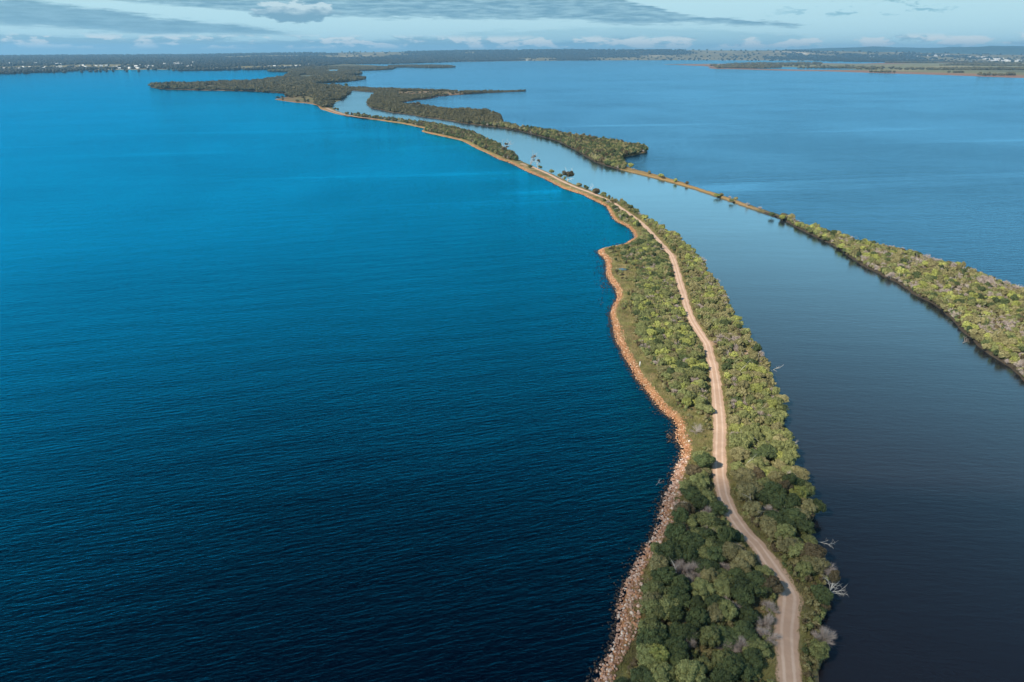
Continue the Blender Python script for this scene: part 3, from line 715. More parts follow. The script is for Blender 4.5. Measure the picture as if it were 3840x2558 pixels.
T_ = []   # bare trunks
road_left = lambda p: None
def road_x(y): return np.interp(y, road_w[:, 1], road_w[:, 0])
clear = [(P(2745, 1300), 2.0), (P(2800, 1322), 3.6), (P(2672, 1282), 2.6), (P(2616, 1613), 3.2), (P(3125, 2213), 1.5), (P(2399, 1363), 2.0)]
def pick_col(nz, g, zone, x, y, yp):
    w = {'dark green': .3, 'mid green': .34, 'lime green': .12, 'olive': .2, 'brown': .04}
    if zone == 'L':
        if yp > 1700: w = {'dark green': .50, 'mid green': .32, 'lime green': .03, 'olive': .14, 'brown': .01}
        elif yp > 1050: w = {'dark green': .08, 'mid green': .46, 'lime green': .28, 'olive': .18, 'brown': .0}
        else: w = {'dark green': .40, 'mid green': .40, 'lime green': .05, 'olive': .15, 'brown': .0}
    elif zone == 'R':
        if yp > 1750: w = {'dark green': .35, 'mid green': .25, 'lime green': .03, 'olive': .33, 'brown': .04}
        elif yp > 1450: w = {'dark green': .12, 'mid green': .45, 'lime green': .18, 'olive': .25, 'brown': .0}
        else: w = {'dark green': .05, 'mid green': .28, 'lime green': .17, 'olive': .50, 'brown': .0}
    elif zone == 'S': w = {'dark green': .12, 'mid green': .26, 'lime green': .2, 'olive': .40, 'brown': .02}
    k = list(w); p = np.array([w[a] for a in k]); p /= p.sum()
    return k[g.choice(len(k), p=p)]
def grow(poly, zone, spacing, rmin, rmax, hmin, hmax, ok, dead=.12, bare=.0, r0=0, r1=1e9, box=None):
    pts = scatter(poly, spacing, r0, r1, box=box)
    pts = pts[ok(pts)]
    nz = vnoise(pts[:, 0]*.09, pts[:, 1]*.09, 121, 3); dn = vnoise(pts[:, 0]*.12+9, pts[:, 1]*.12, 125, 3)
    xp, yp, dep = pix(pts[:, 0], pts[:, 1], np.full(len(pts), 2.))
    for i, p in enumerate(pts):
        if any(np.hypot(*(p-c)) < q for c, q in clear): continue
        sz = rng.uniform(rmin, rmax)*(.8+.5*nz[i]); h = rng.uniform(hmin, hmax)*(.75+.5*nz[i])
        dd = dead*(3.2 if dn[i] > .58 else .35)
        u = rng.random()
        if u < dd: D_.append((p[0], p[1], sz*.95, h*.8, zone, xp[i], yp[i], dep[i]))
        elif u < dd+bare*(3 if dn[i] > .55 else .3): T_.append((p[0], p[1], sz, h*1.25, zone, xp[i], yp[i], dep[i]))
        else: V_.append((p[0], p[1], sz, h, pick_col(nz[i], rng, zone, p[0], p[1], yp[i]), zone, xp[i], yp[i], dep[i]))
def okL(p): return (segdist(p, road_w) > 3.6) & ((p[:, 1] < 175) | (segdist(p, thickL, True) > 1.5))
def okR(p):
    rd = segdist(p, road_w); sd_ = segdist(p, main_poly, True)
    xr = road_x(p[:, 1]); vg = np.where(p[:, 1] > 330, 6.5, np.where(p[:, 1] > 150, 4.0, 4.6))
    return (p[:, 0] > xr) & (rd > vg) & (sd_ > .15)
near_box = (-400, 60, 400, 400)
grow(thickL, 'L', 3.6, 1.8, 3.0, 2.2, 4.2, okL, dead=.14, box=(-400, 42, 400, 135))
grow(thickL, 'L', 3.3, 1.6, 2.7, 1.9, 3.8, okL, dead=.17, box=(-400, 135, 400, 175))
grow(thickL, 'L', 2.7, 1.25, 2.2, 1.7, 3.2, okL, dead=.15, box=(-400, 175, 400, 460))
grow(main_poly, 'R', 3.4, 1.7, 2.9, 2.2, 4.2, okR, dead=.15, bare=.14, box=(0, 42, 200, 175))
grow(main_poly, 'R', 2.7, 1.25, 2.2, 1.8, 3.4, okR, dead=.13, bare=.05, box=(0, 175, 200, 455))
# causeway strip north of the point: shrubs on both sides of the track
def okN(p):
    rd = segdist(p, road_w); wd = segdist(p, west_w); sd_ = segdist(p, main_poly, True)
    xr = np.interp(p[:, 1], road_w[:, 1], road_w[:, 0])
    e = (p[:, 0] > xr) & (rd > 5.) & (sd_ < 8)
    w = (p[:, 0] < xr) & (rd > 3.4) & (wd > 4.4)
    return (e | w) & (sd_ > .5)
grow(main_poly, 'N', 3.0, 1.3, 2.2, 1.6, 3.4, okN, dead=.12, box=(-200, 455, 200, 545))
def okN2(p):
    rd = segdist(p, road_w); wd = segdist(p, west_w); sd_ = segdist(p, main_poly, True)
    xr = np.interp(p[:, 1], road_w[:, 1], road_w[:, 0])
    return (p[:, 0] > xr) & (rd > 3.5) & (rng.random(len(p)) < .22) & (sd_ > .8)
grow(main_poly, 'N', 3.2, 1.2, 2.4, 1.6, 3.6, okN2, dead=.15, box=(-400, 545, 200, 760))
def okM(p):
    wd = segdist(p, west_w); sd_ = segdist(p, main_poly, True); xp_, yp_, _ = pix(p[:, 0], p[:, 1], 0)
    full = (xp_ > 1570) & (xp_ < 1935)
    thin = (xp_ <= 1570) & (rng.random(len(p)) < np.where(xp_ > 1330, .5, .08))
    return ((full & (wd > 7) & (sd_ > 1)) | (thin & (wd > 6) & (sd_ > .5) & (xp_ > 1255)))
grow(main_poly, 'M', 3.4, 1.8, 3.0, 3.0, 5.0, okM, dead=.05, box=(-700, 760, 50, 1500))
def okS(p):
    sd_ = segdist(p, spit_poly, True); xp_, yp_, _ = pix(p[:, 0], p[:, 1], 0)
    narrow = (xp_ > 2345) & (xp_ < 2930) & (yp_ > 596)
    return (sd_ > .05) & ((~narrow) | (rng.random(len(p)) < .04))
grow(spit_poly, 'S', 2.9, 1.3, 2.2, 1.8, 3.6, okS, dead=.24, bare=.10, box=(60, 150, 400, 460))
grow(spit_poly, 'S', 3.1, 1.4, 2.3, 1.8, 3.8, okS, dead=.14, box=(-100, 460, 400, 720))
grow(spit_poly, 'F', 3.9, 2.0, 3.4, 3.0, 6.0, okS, dead=.06, box=(-900, 720, 400, 1150))
# delta forest further out (single mass)
U_ = []
for (bx, sp_, k_) in (((-400, 42, 400, 230), 1.25, 1.), ((-400, 230, 400, 560), 1.7, 1.3)):
    for poly_ in (main_poly, spit_poly):
        p_ = scatter(poly_, sp_, box=bx); rd_u = segdist(p_, road_w); wr_ = segdist(p_, west_w); sd_u = segdist(p_, poly_, True); n_ = vnoise(p_[:, 0]*.25, p_[:, 1]*.25, 181, 3)
        ins_ = inside(p_, thickL) | (p_[:, 0] > road_x(p_[:, 1]))
        okk_ = (rd_u > 3.1) & (sd_u > .5) & (wr_ > 5.2) & ((ins_ & (n_ > .38)) | (n_ > .66)) & ~((poly_ is spit_poly) & (p_[:, 1] > 480))
        for c_, q_ in clear: okk_ &= np.hypot(*(p_-c_).T) > q_
        p_ = p_[okk_]
        for q_ in p_: U_.append((q_[0], q_[1], rng.uniform(.45, .95)*k_, rng.uniform(.6, 1.5)*k_))
FAR_ = []
def far_trees(poly, spacing, box, rr_, hh_, okf, gap=.36):
    p = scatter(poly, spacing, box=box); p = p[okf(p)]
    nz = vnoise(p[:, 0]*.012, p[:, 1]*.012, 131, 3)
    keep = nz > gap-.12*rng.random(len(p)); p = p[keep]; nz = nz[keep]
    for q, z in zip(p, nz): FAR_.append((q[0], q[1], rng.uniform(*rr_)*(.7+.6*z), rng.uniform(*hh_)*(.4+1.1*z), 0))
def okB(p):
    wd = segdist(p, west_w); sd_ = segdist(p, main_poly, True); xp_, yp_, _ = pix(p[:, 0], p[:, 1], 0)
    brown = (xp_ < 1180) & (yp_ > 362)
    pond = ((xp_-799)/32)**2+((yp_-326.5)/7)**2 < 1; riv = (((xp_-1150)/32)**2+((yp_-288)/7)**2 < 1) | (((xp_-1247)/26)**2+((yp_-266)/7)**2 < 1)
    return (sd_ > 3) & ((xp_ < 1255) | (yp_ < 380)) & ~(brown & (rng.random(len(p)) < .93)) & ~pond & ~riv & ((yp_ < 405))
far_trees(main_poly, 7.5, (-1400, 1150, 300, 2200), (3.4, 6.2), (4, 8), okB, .36)
far_trees(main_poly, 13, (-3000, 2200, 300, 5600), (6, 10), (6, 11), okB, .3)
def okSF(p):
    sd_ = segdist(p, spit_poly, True); xp_, yp_, _ = pix(p[:, 0], p[:, 1], 0)
    brown = (xp_ > 1490) & (xp_ < 1740) & (yp_ > 344) & (yp_ < 358)
    return (sd_ > 2) & ~(brown & (rng.random(len(p)) < .93))
far_trees(spit_poly, 6.5, (-900, 1150, 300, 2400), (2.6, 4.6), (3, 6), okSF, .15)
far_trees(islet_poly, 14, None, (5, 9), (7, 12), lambda p: np.ones(len(p), bool), .3)

ZONES = [(2440, 'at photo bottom'), (2320, 'below the sharp bend'), (2190, 'beside the sharp bend'), (2060, 'above the sharp bend'), (1930, 'along slanting track'), (1780, 'opposite offshore driftwood'),
         (1660, 'below lone silver bush'), (1520, 'near lone silver bush'), (1390, 'below white post'), (1320, 'near white post'), (1240, 'near track junction'), (1100, 'above track junction'), (960, 'near rocky point'), (0, 'beyond rocky point')]
def zone_name(zone, yp, xp):
    if zone in 'SF': return 'beyond the channel, ' + ('right photo edge' if xp > 3700 else 'right end' if xp > 3500 else 'middle' if xp > 3250 else 'left part')
    return next(n for y, n in ZONES if yp >= y)
def row_name(zone, x, y):
    q = np.array([[x, y]])
    if zone in 'SF': return 'by channel' if segdist(q, np.array(river)[-160:])[0] < 3.2 else 'mid spit'
    if segdist(q, road_w)[0] < 6.2: return 'left of track' if zone == 'L' else 'right of track'
    if segdist(q, main_poly, True)[0] < 5.0: return 'by rock bank' if zone == 'L' else 'by channel'
    return 'in left thicket' if zone == 'L' else 'in right thicket'
NB = [(v[6], v[7], v[4]+' crown') for v in V_] + [(d[5], d[6], 'grey bush') for d in D_] + [(t[5], t[6], 'bare trunk') for t in T_]
NBX = np.array([(n[0], n[1]) for n in NB])
def neighbours(xp, yp, table=None, names=None, k=7):
    T = NBX if table is None else table; N_ = NB if names is None else names
    d = np.hypot(T[:, 0]-xp, (T[:, 1]-yp)*1.4); o = np.argsort(d)[:k+1]; r = []
    for i in o:
        if d[i] < .5: continue
        dx, dy = T[i]-(xp, yp)
        w = ('left of' if dx > 0 else 'right of') if abs(dx) > abs(dy)*1.2 else ('above' if dy > 0 else 'below')
        n = N_[i][2]; r.append(f"{w} {n}")
    return r
used = set()
def unique(cands):
    for c in cands:
        if len(c.replace('-', ' ').replace(',', ' ').split()) <= 16 and c not in used: used.add(c); return c
    return cands[0]
def describe(look, short, zone, x, y, xp, yp):
    z = zone_name(zone, yp, xp); r = row_name(zone, x, y); nb = neighbours(xp, yp)
    c = [f"{look} {r}, {z}"] + [f"{look} {r}, {z}, {n}" for n in nb]
    c += [f"{short} {r}, {n}, {m}" for i, n in enumerate(nb) for m in nb[i+1:]] + [f"{short} {r}, {z}, {n}, {m}" for i, n in enumerate(nb) for m in nb[i+1:]]
    return unique(c)
def ordinal(n): return ['first', 'second', 'third', 'fourth', 'fifth', 'sixth', 'seventh', 'eighth', 'ninth', 'tenth', 'eleventh', 'twelfth', 'thirteenth', 'fourteenth', 'fifteenth', 'sixteenth', 'seventeenth', 'eighteenth'][n]
GREENN = 'rounded shrubs and low trees of the thickets'
def place_tree(v, name, label, group, crown_src, trunk_src, mat, rot):
    x, y, r, h = v[:4]
    e = bpy.data.objects.new(name, None); e.empty_display_size = .5; COL.objects.link(e); e.location = (x, y, TOP-.1)
    e.rotation_euler = (0, 0, rot)
    tag(e, label, 'tree' if h > 3 else 'shrub', group)
    c = crown_src.copy(); COL.objects.link(c); c.parent = e; c.name = 'crown'
    c.scale = (r*1.16, r*1.16*random.uniform(.85, 1.15), h*.62/.62*1.0); c.location = (0, 0, h*.22)
    c.material_slots[0].link = 'OBJECT'; c.material_slots[0].material = mat
    t = trunk_src.copy(); COL.objects.link(t); t.parent = e; t.name = 'trunk'; t.scale = (r, r, h*1.0)
    return e
def in_frame(xp, yp, m=60): return (xp > -m) & (xp < 3840+m) & (yp > -m) & (yp < 2558+m)
vis = [v for v in V_ if in_frame(v[6], v[7])]
vis.sort(key=lambda v: -v[2]/v[8])
indiv = set(id(v) for v in vis[:290])
for k, v in enumerate(vis[:290]):
    col_ = v[4]; sz = 'large ' if v[2] > 2.3 else ('small ' if v[2] < 1.6 else '')
    place_tree(v, 'coastal_tree' if v[3] > 3 else 'coastal_shrub', describe(f"{sz}{col_} rounded crown", f"{col_} crown", v[5], v[0], v[1], v[6], v[7]), GREENN,
               CROWN_HI[k % NV], TRUNK[k % 3], LEAF[col_], random.uniform(0, 6.28))
def instance_merge(items, geos, zbase, matkeys=None):
    """merge many transformed copies of (V,F,C) templates into one array set"""
    Vs = []; Fs = []; Cs = []; Ms = []; off = 0
    for k, it in enumerate(items):
        g = geos[k % len(geos)]; v, f = g[0], g[1]
        a = rng.uniform(0, 6.28); ca, sa = math.cos(a), math.sin(a)
        x = (v[:, 0]*ca-v[:, 1]*sa)*it[2]*1.16+it[0]; y = (v[:, 0]*sa+v[:, 1]*ca)*it[2]*1.16+it[1]; z = v[:, 2]*it[3]+zbase+(it[3]*.12)
        Vs.append(np.column_stack([x, y, z])); Fs.append(f+off); off += len(v)
        if len(g) > 2: Cs.append((g[2]*.75+rng.uniform(-.12, .3)).clip(0, 1))
        if matkeys is not None: Ms.append(np.full(len(f), matkeys[k]))
    return np.concatenate(Vs), np.concatenate(Fs), (np.concatenate(Cs) if Cs else None), (np.concatenate(Ms) if Ms else None)
LK = list(LEAF)
rest = [v for v in V_ if id(v) not in indiv and -900 < v[6] < 4700]
mids = [v for v in rest if v[8] < 720]; lows = [v for v in rest if v[8] >= 720]
def keyfar(v): return LK.index(v[4])
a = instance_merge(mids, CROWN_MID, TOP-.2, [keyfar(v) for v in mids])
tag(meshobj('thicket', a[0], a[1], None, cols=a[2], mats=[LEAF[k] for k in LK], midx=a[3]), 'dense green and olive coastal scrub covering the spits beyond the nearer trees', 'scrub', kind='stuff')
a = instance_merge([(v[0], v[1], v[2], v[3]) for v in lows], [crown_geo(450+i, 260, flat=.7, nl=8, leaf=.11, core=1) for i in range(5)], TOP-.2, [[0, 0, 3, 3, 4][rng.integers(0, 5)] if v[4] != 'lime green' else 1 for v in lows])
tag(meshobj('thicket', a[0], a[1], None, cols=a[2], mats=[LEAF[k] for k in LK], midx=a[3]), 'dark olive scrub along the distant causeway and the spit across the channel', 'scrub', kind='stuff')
a = instance_merge(FAR_, CROWN_LOW, TOP-.5)
tag(meshobj('delta_forest', a[0], a[1], M_FARLEAF, cols=a[2]), 'dark grey-green forest covering the river delta in the distance', 'forest', kind='stuff')
T_ = [t for t in T_ if t[4] == 'S' or segdist(np.array([[t[0], t[1]]]), main_poly, True)[0] > 2.6]
print('live', len(V_), 'dead', len(D_), 'bare', len(T_), 'far', len(FAR_))

# dead shrubs
a = instance_merge(U_, [crown_geo(470+i, 170, flat=.8, nl=5, leaf=.15, core=1) for i in range(5)], TOP-.25, [[0, 1, 1, 3, 3, 3, 4][rng.integers(0, 7)] for v in U_])
tag(meshobj('undergrowth', a[0], a[1], None, cols=a[2], mats=[LEAF[k] for k in LK], midx=a[3]), 'low mixed green and brown undergrowth filling the gaps between the taller crowns', 'undergrowth', kind='stuff')
dv = sorted([d for d in D_ if in_frame(d[5], d[6])], key=lambda d: -d[2]/d[7]); din = set(id(d) for d in dv[:140])
def lone(src, name, x, y, z, sc, rot, label, cat, group=None, partname=None, mat=None, tilt=(0, 0)):
    o = src.copy(); COL.objects.link(o); o.name = name; o.location = (x, y, z); o.scale = sc; o.rotation_euler = (tilt[0], tilt[1], rot)
    if mat: o.material_slots[0].link = 'OBJECT'; o.material_slots[0].material = mat
    return tag(o, label, cat, group)
for k, d in enumerate(dv[:140]):
    lone(DEAD[k % 4], 'dead_shrub', d[0], d[1], TOP-.1, (d[2]*1.15, d[2]*1.15, d[3]*1.1), random.uniform(0, 6.28),
         describe(('wide ' if d[2] > 2 else 'small ' if d[2] < 1.5 else '')+'leafless grey shrub', 'grey shrub', d[4], d[0], d[1], d[5], d[6]), 'dead shrub', 'leafless grey shrubs among the green scrub')
rd_ = [d for d in D_ if id(d) not in din and -900 < d[5] < 4700]
twig = [fuzz_geo(650+i, 170, .65, .028) for i in range(4)]
a = instance_merge([(d[0], d[1], d[2], d[3]*1.1) for d in rd_], twig, TOP-.4)
tag(meshobj('dead_scrub', a[0], a[1], M_DEAD), 'pale leafless brush scattered through the distant thickets', 'dead scrub', kind='stuff')
tv = sorted([d for d in T_ if in_frame(d[5], d[6])], key=lambda d: -d[3]/d[7])
for k, d in enumerate(tv[:110]):
    lone(SNAG[k % 4], 'bare_tree', d[0], d[1], TOP-.1, (d[3]*(1.2 if d[4] != 'S' else .95),)*3, random.uniform(0, 6.28),
         describe(('tall ' if d[3] > 4.2 else 'short ' if d[3] < 3 else '')+'bare pale trunk', 'bare pale trunk', d[4], d[0], d[1], d[5], d[6]), 'dead tree', 'pale bare trunks standing in the scrub')

# ------------------------------------------------------------------ rocks of the armoured west shore
def rock_geo(seed, sub=2):
    g = np.random.default_rng(seed); v, f = (ICO2 if sub == 2 else ICO1)
    v = v.copy()
    for k in range(9):                       # plane cuts give angular faces
        n = g.normal(size=3); n /= np.linalg.norm(n); d = v@n; lim = g.uniform(.62, .85)
        v = v - np.outer(np.maximum(d-lim, 0), n)
    v *= np.array([1, g.uniform(.65, .95), g.uniform(.5, .75)])
    return v, f, np.full((len(v), 3), g.random())
ROCKG = [rock_geo(800+i) for i in range(8)]; ROCKL = [rock_geo(820+i, 1) for i in range(6)]
ROCKO = [meshobj('rock', r[0], r[1], M_ROCK, cols=r[2]*0, link=False) for r in ROCKG]
wpx = np.array(WEST[:59], float); 
rim_poly = np.concatenate([west_w[:], rim_w[::-1]])
# band between the waterline and the rim: strips by matched arc position
def band_points():
    W_ = resample(PL(WEST[:58]), False, .003, .5, 6); out = []
    seg = np.linalg.norm(np.diff(W_, axis=0), axis=1)
    for i in range(len(W_)-1):
        p = W_[i]; d = np.hypot(*(rim_w-p).T); q = rim_w[d.argmin()]; r = np.hypot(*p)
        wdt = max(1.6, d.min())*(.7 if r > 430 else 1); sp = max(.50, r*.0016)
        n = seg[i]*(wdt+1.6)/(sp*sp)*1.15*(.35 if r > 430 else 1); n = int(n)+(rng.random() < n % 1)
        u = (q-p)/max(1e-6, np.linalg.norm(q-p)); t = (W_[i+1]-p)/seg[i]
        for _ in range(n):
            s = rng.uniform(-.9, wdt); a_ = rng.random()*seg[i]
            if s < 0 and rng.random() < .5*abs(s): continue
            pt = p+t*a_+u*s; out.append((pt[0], pt[1], s, wdt, r))
    return out
BP = band_points(); RK = []
for (x, y, s, wd, r) in BP:
    sz = max(.26, r*.0009)*rng.uniform(.65, 1.35)*(1.0 if s > 0 else .8)
    if rng.random() < .14: sz *= 1.55
    if r > 430: sz *= .7
    elif r > 190: sz *= .85
    hz = float(np.interp(s, [-1, 0, 2.4, 5], [-.22, -.02, TOP-.05, TOP+.1]))
    RK.append((x, y, hz+rng.uniform(-.02, .14), sz, s))
for (cx, cy, rx, ry, n) in [(2262,1010,34,90,110), (2262,935,40,12,30), (2375,880,14,20,26), (2330,918,35,5,20), (2510,1635,16,22,40), (2270,1080,26,50,40), (2420,1560,60,40,0)]:
    for _ in range(n):
        xx = cx+rng.normal()*rx*.5; yy = cy+rng.normal()*ry*.5; q = P(xx, yy)
        if inside(np.array([q]), main_poly)[0]: continue
        RK.append((q[0], q[1], rng.uniform(-.05, .06), rng.uniform(.15, .42), -2))
for (x, y, s, wd, r) in BP[::2]:
    if r > 900: continue
    q = np.array([x, y]); o_ = -rng.exponential(.9)-.3-max(0, s)
    dd = west_w[np.hypot(*(west_w-q).T).argmin()]; u_ = rim_w[np.hypot(*(rim_w-dd).T).argmin()]-dd; u_ /= np.linalg.norm(u_)+1e-6
    p_ = dd+u_*(-rng.exponential(.55)-.15)+rng.normal(size=2)*.35
    if inside(p_[None], main_poly)[0]: continue
    RK.append((p_[0], p_[1], rng.uniform(-.14, .02), rng.uniform(.16, .36)*max(1, r/420), -2))
RK = np.array(RK); xp, yp, dep = pix(RK[:, 0], RK[:, 1], RK[:, 2])
print('rocks', len(RK))
infr = (xp > 0) & (xp < 3840) & (yp < 2556) & (RK[:, 4] > .3)
order = np.argsort(-(RK[:, 3]/dep)*infr)[:295]; sel = set(order.tolist())
tone = rng.choice(4, len(RK), p=[.36, .30, .22, .12]); TN = list(RTONE)
order = sorted(order, key=lambda k: -RK[k, 3]/dep[k]); big = RK[order[60], 3]
RNX = np.column_stack([xp[order], yp[order]]); RNN = [(0, 0, f"{TN[tone[k]]} rock") for k in order]
for k in order:
    x, y, z, sz, s = RK[k]; t = TN[tone[k]]
    q = 'at waterline' if s < 1.2 else ('at grassy edge' if s > 3.0 else 'mid rock bank')
    zz = 'photo bottom' if yp[k] > 2440 else 'below sharp bend' if yp[k] > 2300 else 'level with sharp bend' if yp[k] > 2180 else 'above sharp bend' if yp[k] > 1950 else 'further up bank'
    nb = neighbours(xp[k], yp[k], RNX, RNN, 8); L = 'large ' if sz > big else ''
    c = [f"{L}{t} angular rock {q}, {zz}"] + [f"{L}{t} rock {q}, {zz}, {n}" for n in nb] + [f"{L}{t} rock {q}, {n}, {m}" for i, n in enumerate(nb) for m in nb[i+1:]] + [f"{L}{t} rock {q}, {zz}, {n}, {m}" for i, n in enumerate(nb) for m in nb[i+1:]]
    lone(ROCKO[k % 8], 'rock', x, y, z, (sz*1.12,)*3, random.uniform(0, 6.28), unique(c), 'rock', 'rocks of the armoured west shore', mat=RTONE[t], tilt=(random.uniform(-.3, .3), random.uniform(-.3, .3)))
def rocks_merged(idx, geos, mat, name, label):
    Vs = []; Fs = []; Cs = []; off = 0
    for k in idx:
        x, y, z, sz, s = RK[k]; g = geos[k % len(geos)]; v, f = g[0], g[1]
        A = np.array(Matrix.Rotation(rng.uniform(0, 6.28), 3, 'Z') @ Matrix.Rotation(rng.uniform(-.35, .35), 3, 'X'))
        Vs.append((v@A.T)*sz*1.12+(x, y, z)); Fs.append(f+off); off += len(v); Cs.append(np.full((len(v), 3), rng.random()))
    o = meshobj(name, np.concatenate(Vs), np.concatenate(Fs), mat, cols=np.concatenate(Cs)); tag(o, label, 'rocks', kind='stuff')
others = [k for k in range(len(RK)) if k not in sel]
rocks_merged([k for k in others if RK[k, 4] > -1 and dep[k] < 200], ROCKG, M_ROCK, 'rock_armour', 'bank of loose orange-brown rocks lining the near west shore')
rocks_merged([k for k in others if RK[k, 4] > -1 and dep[k] >= 200], ROCKL, M_OROCK, 'rock_armour', 'distant stretch of orange-brown rock bank lining the west shore')
rocks_merged([k for k in others if RK[k, 4] <= -1], ROCKL, M_DROCK, 'wet_rocks', 'small black wet rocks breaking the water off the point')

# ------------------------------------------------------------------ grass
def grass():
    q = []
    zones = [(scatter(main_poly, .42, box=(-400, 60, 400, 230))), (scatter(main_poly, .75, box=(-400, 230, 400, 560)))]
    for z in zones:
        rd = segdist(z, road_w); wr = segdist(z, rim_w); ins = inside(z, thickL); sd_ = segdist(z, main_poly, True)
        n = vnoise(z[:, 0]*.35, z[:, 1]*.35, 141, 3)
        okk = (rd > 1.95) & (sd_ > 1.3) & (segdist(z, west_w) > 2.6) & ((~ins) | (rd < 5.0)) & (n > .34)
        q.append(z[okk])
    p = np.concatenate(q); print('tufts', len(p))
    k = 5; n = len(p)*k; b = np.repeat(p, k, 0) + rng.normal(size=(n, 2))*.12
    sc = np.repeat(.75+np.hypot(p[:, 0], p[:, 1])*.0022, k)
    h = rng.uniform(.25, .7, n)*sc; w = .05*sc; a = rng.uniform(0, 6.28, n); l = rng.normal(size=(n, 2))*.16*sc[:, None]
    v0 = np.column_stack([b[:, 0]-np.cos(a)*w, b[:, 1]-np.sin(a)*w, np.full(n, TOP-.1)]); v1 = np.column_stack([b[:, 0]+np.cos(a)*w, b[:, 1]+np.sin(a)*w, np.full(n, TOP-.1)])
    v2 = np.column_stack([b[:, 0]+l[:, 0], b[:, 1]+l[:, 1], TOP+h])
    V = np.stack([v0, v1, v2], 1).reshape(-1, 3); F = np.arange(n*3).reshape(-1, 3)
    t = np.repeat((vnoise(b[:, 0]*.4, b[:, 1]*.4, 151, 2)*.8+rng.random(n)*.3), 3)
    m = leaf_mat('grass_blades', (.085, .10, .030), (.20, .195, .07), (.38, .30, .16))
    tag(meshobj('grass', V, F, m, cols=np.column_stack([t]*3).clip(0, 1)), 'rough green and straw coloured grass between the rocks, the scrub and the track', 'grass', kind='stuff')
grass()

# ------------------------------------------------------------------ single notable trees
def tree_with(name, base, label, cat, trunk, tmat, crown_specs, cmat, group=None):
    e = bpy.data.objects.new(name, None); COL.objects.link(e); e.location = base; tag(e, label, cat, group)
    v, f = trunk; meshobj('trunk', v, f, tmat, e)
    for (cx, cy, cz, r, hz, seed) in crown_specs:
        g = crown_geo(seed, 700, flat=.7, nl=9, leaf=.09, core=1)
        v = g[0]*np.array([r, r, hz])+(cx, cy, cz)
        meshobj('crown', v, g[1], cmat, e, cols=g[2])
    if name == 'gum_tree' and base[1] < 900: e.scale = (1.35,)*3
    return e
def limbs(seed, h, lean, n=3, rad=.22, spread=.35, depth=2, nb=3):
    g = np.random.default_rng(seed); out = []
    for i in range(n):
        a = 6.28*i/n+g.uniform(-.4, .4)
        branches(g, (0, 0, -.3), (lean[0]+math.cos(a)*spread, lean[1]+math.sin(a)*spread, 1), h*.72, rad, depth, .45, out, 6, nb)
    return merge(out)
def gp(x, y): q = P(x, y, TOP); return (q[0], q[1], TOP-.1)
tree_with('gum_tree', gp(2129, 680), 'tall brown-leaved gum tree with two crowns on the narrow causeway', 'tree', limbs(901, 8, (0, 0), 3, .2), M_WHITE,
          [(-1.9, 0, 3.9, 2.3, 3.2, 911), (1.3, .5, 2.8, 2.9, 3.6, 912), (2.4, 0, 5.4, 1.6, 1.6, 913), (-.4, 0, 4.8, 1.5, 1.6, 925)], LEAF['brown'])
tree_with('gum_tree', gp(2016, 632), 'slender white-trunked gum tree with small crown, right of the leaning one', 'tree', limbs(902, 8, (.05, 0), 2, .16, .12), M_WHITE,
          [(.5, 0, 5.4, 1.4, 1.4, 914), (1.2, .3, 4.4, 1.0, 1.0, 915)], LEAF['brown'])
tree_with('gum_tree', gp(1989, 618), 'sparse leaning gum tree with thin pale limbs beside the sandy clearing', 'tree', limbs(903, 10, (.35, 0), 3, .17, .3), M_DEAD,
          [(3.0, 0, 5.8, 1.5, 1.5, 916), (1.6, .4, 5.2, 1.2, 1.0, 917), (2.6, 0, 3.2, .9, 1.0, 918)], LEAF['brown'])
tree_with('gum_tree', gp(1893, 572), 'brown half-dead gum tree standing at the end of the dense scrub', 'tree', limbs(904, 10, (.15, 0), 4, .2, .3), M_DEAD,
          [(1.4, 0, 6.4, 1.9, 1.8, 919), (2.2, 0, 4.4, 1.4, 1.2, 920), (-.4, 0, 2.0, 2.4, 2.8, 921)], LEAF['brown'])
tree_with('gum_tree', gp(1300, 333), 'single tall dark tree at the head of the channel', 'tree', limbs(905, 16, (0, 0), 3, .4, .2), M_BARK, [(0, 0, 9, 7, 7, 922)], LEAF['dark green'])
tree_with('gum_tree', gp(1560, 405), 'pair of tall dark crowns rising above the spit across the channel', 'tree', limbs(906, 12, (0, 0), 3, .3, .3), M_DEAD, [(-4, 0, 7, 6, 4, 923), (5, 0, 8, 6, 4, 924)], LEAF['brown'])
# white leaning tree over the channel, lower right
def big_white():
    g = np.random.default_rng(931); out = []
    for dx, dy, dz, L in ((1.0, .1, .6, 2.6), (.75, .55, .7, 2.4), (1.2, -.2, .15, 2.2), (.35, .3, 1.0, 2.3)):
        branches(g, (0, 0, -.2), (dx, dy, dz), L, .075, 2, .5, out, 5, 4)
    for k_ in range(3): out.append(tube([(0, 0, -.2), (.5+.1*k_, .7, 1.1), (1.2+.35*k_, 1.6, 2.6), (1.5+.45*k_, 2.1, 3.6)], [.07, .06, .045, .02], 5))
    return merge(out)
tree_with('leaning_dead_tree', gp(3112, 2218), 'bleached white tree leaning over the channel with a tuft of brown leaves', 'tree', big_white(), M_WHITE, [(1.1, 1.2, 1.7, 1.3, 2.0, 932), (1.4, 1.6, 3.0, 1.0, 1.3, 933)], LEAF['brown'])
g_ = np.random.default_rng(941); o_ = []
for i in range(9):
    a = 6.28*i/9; branches(g_, (0, 0, 0), (math.cos(a)*.8, math.sin(a)*.8, .95), 1.75, .07, 3, .42, o_, 3, 4)
v, f = merge(o_); o = meshobj('dead_shrub', v, f, M_DEAD); o.location = gp(2612, 1622); o.scale = (1.15, 1.15, 1.0); tag(o, 'large silver-grey leafless bush standing alone beside the rocky cove', 'dead shrub')
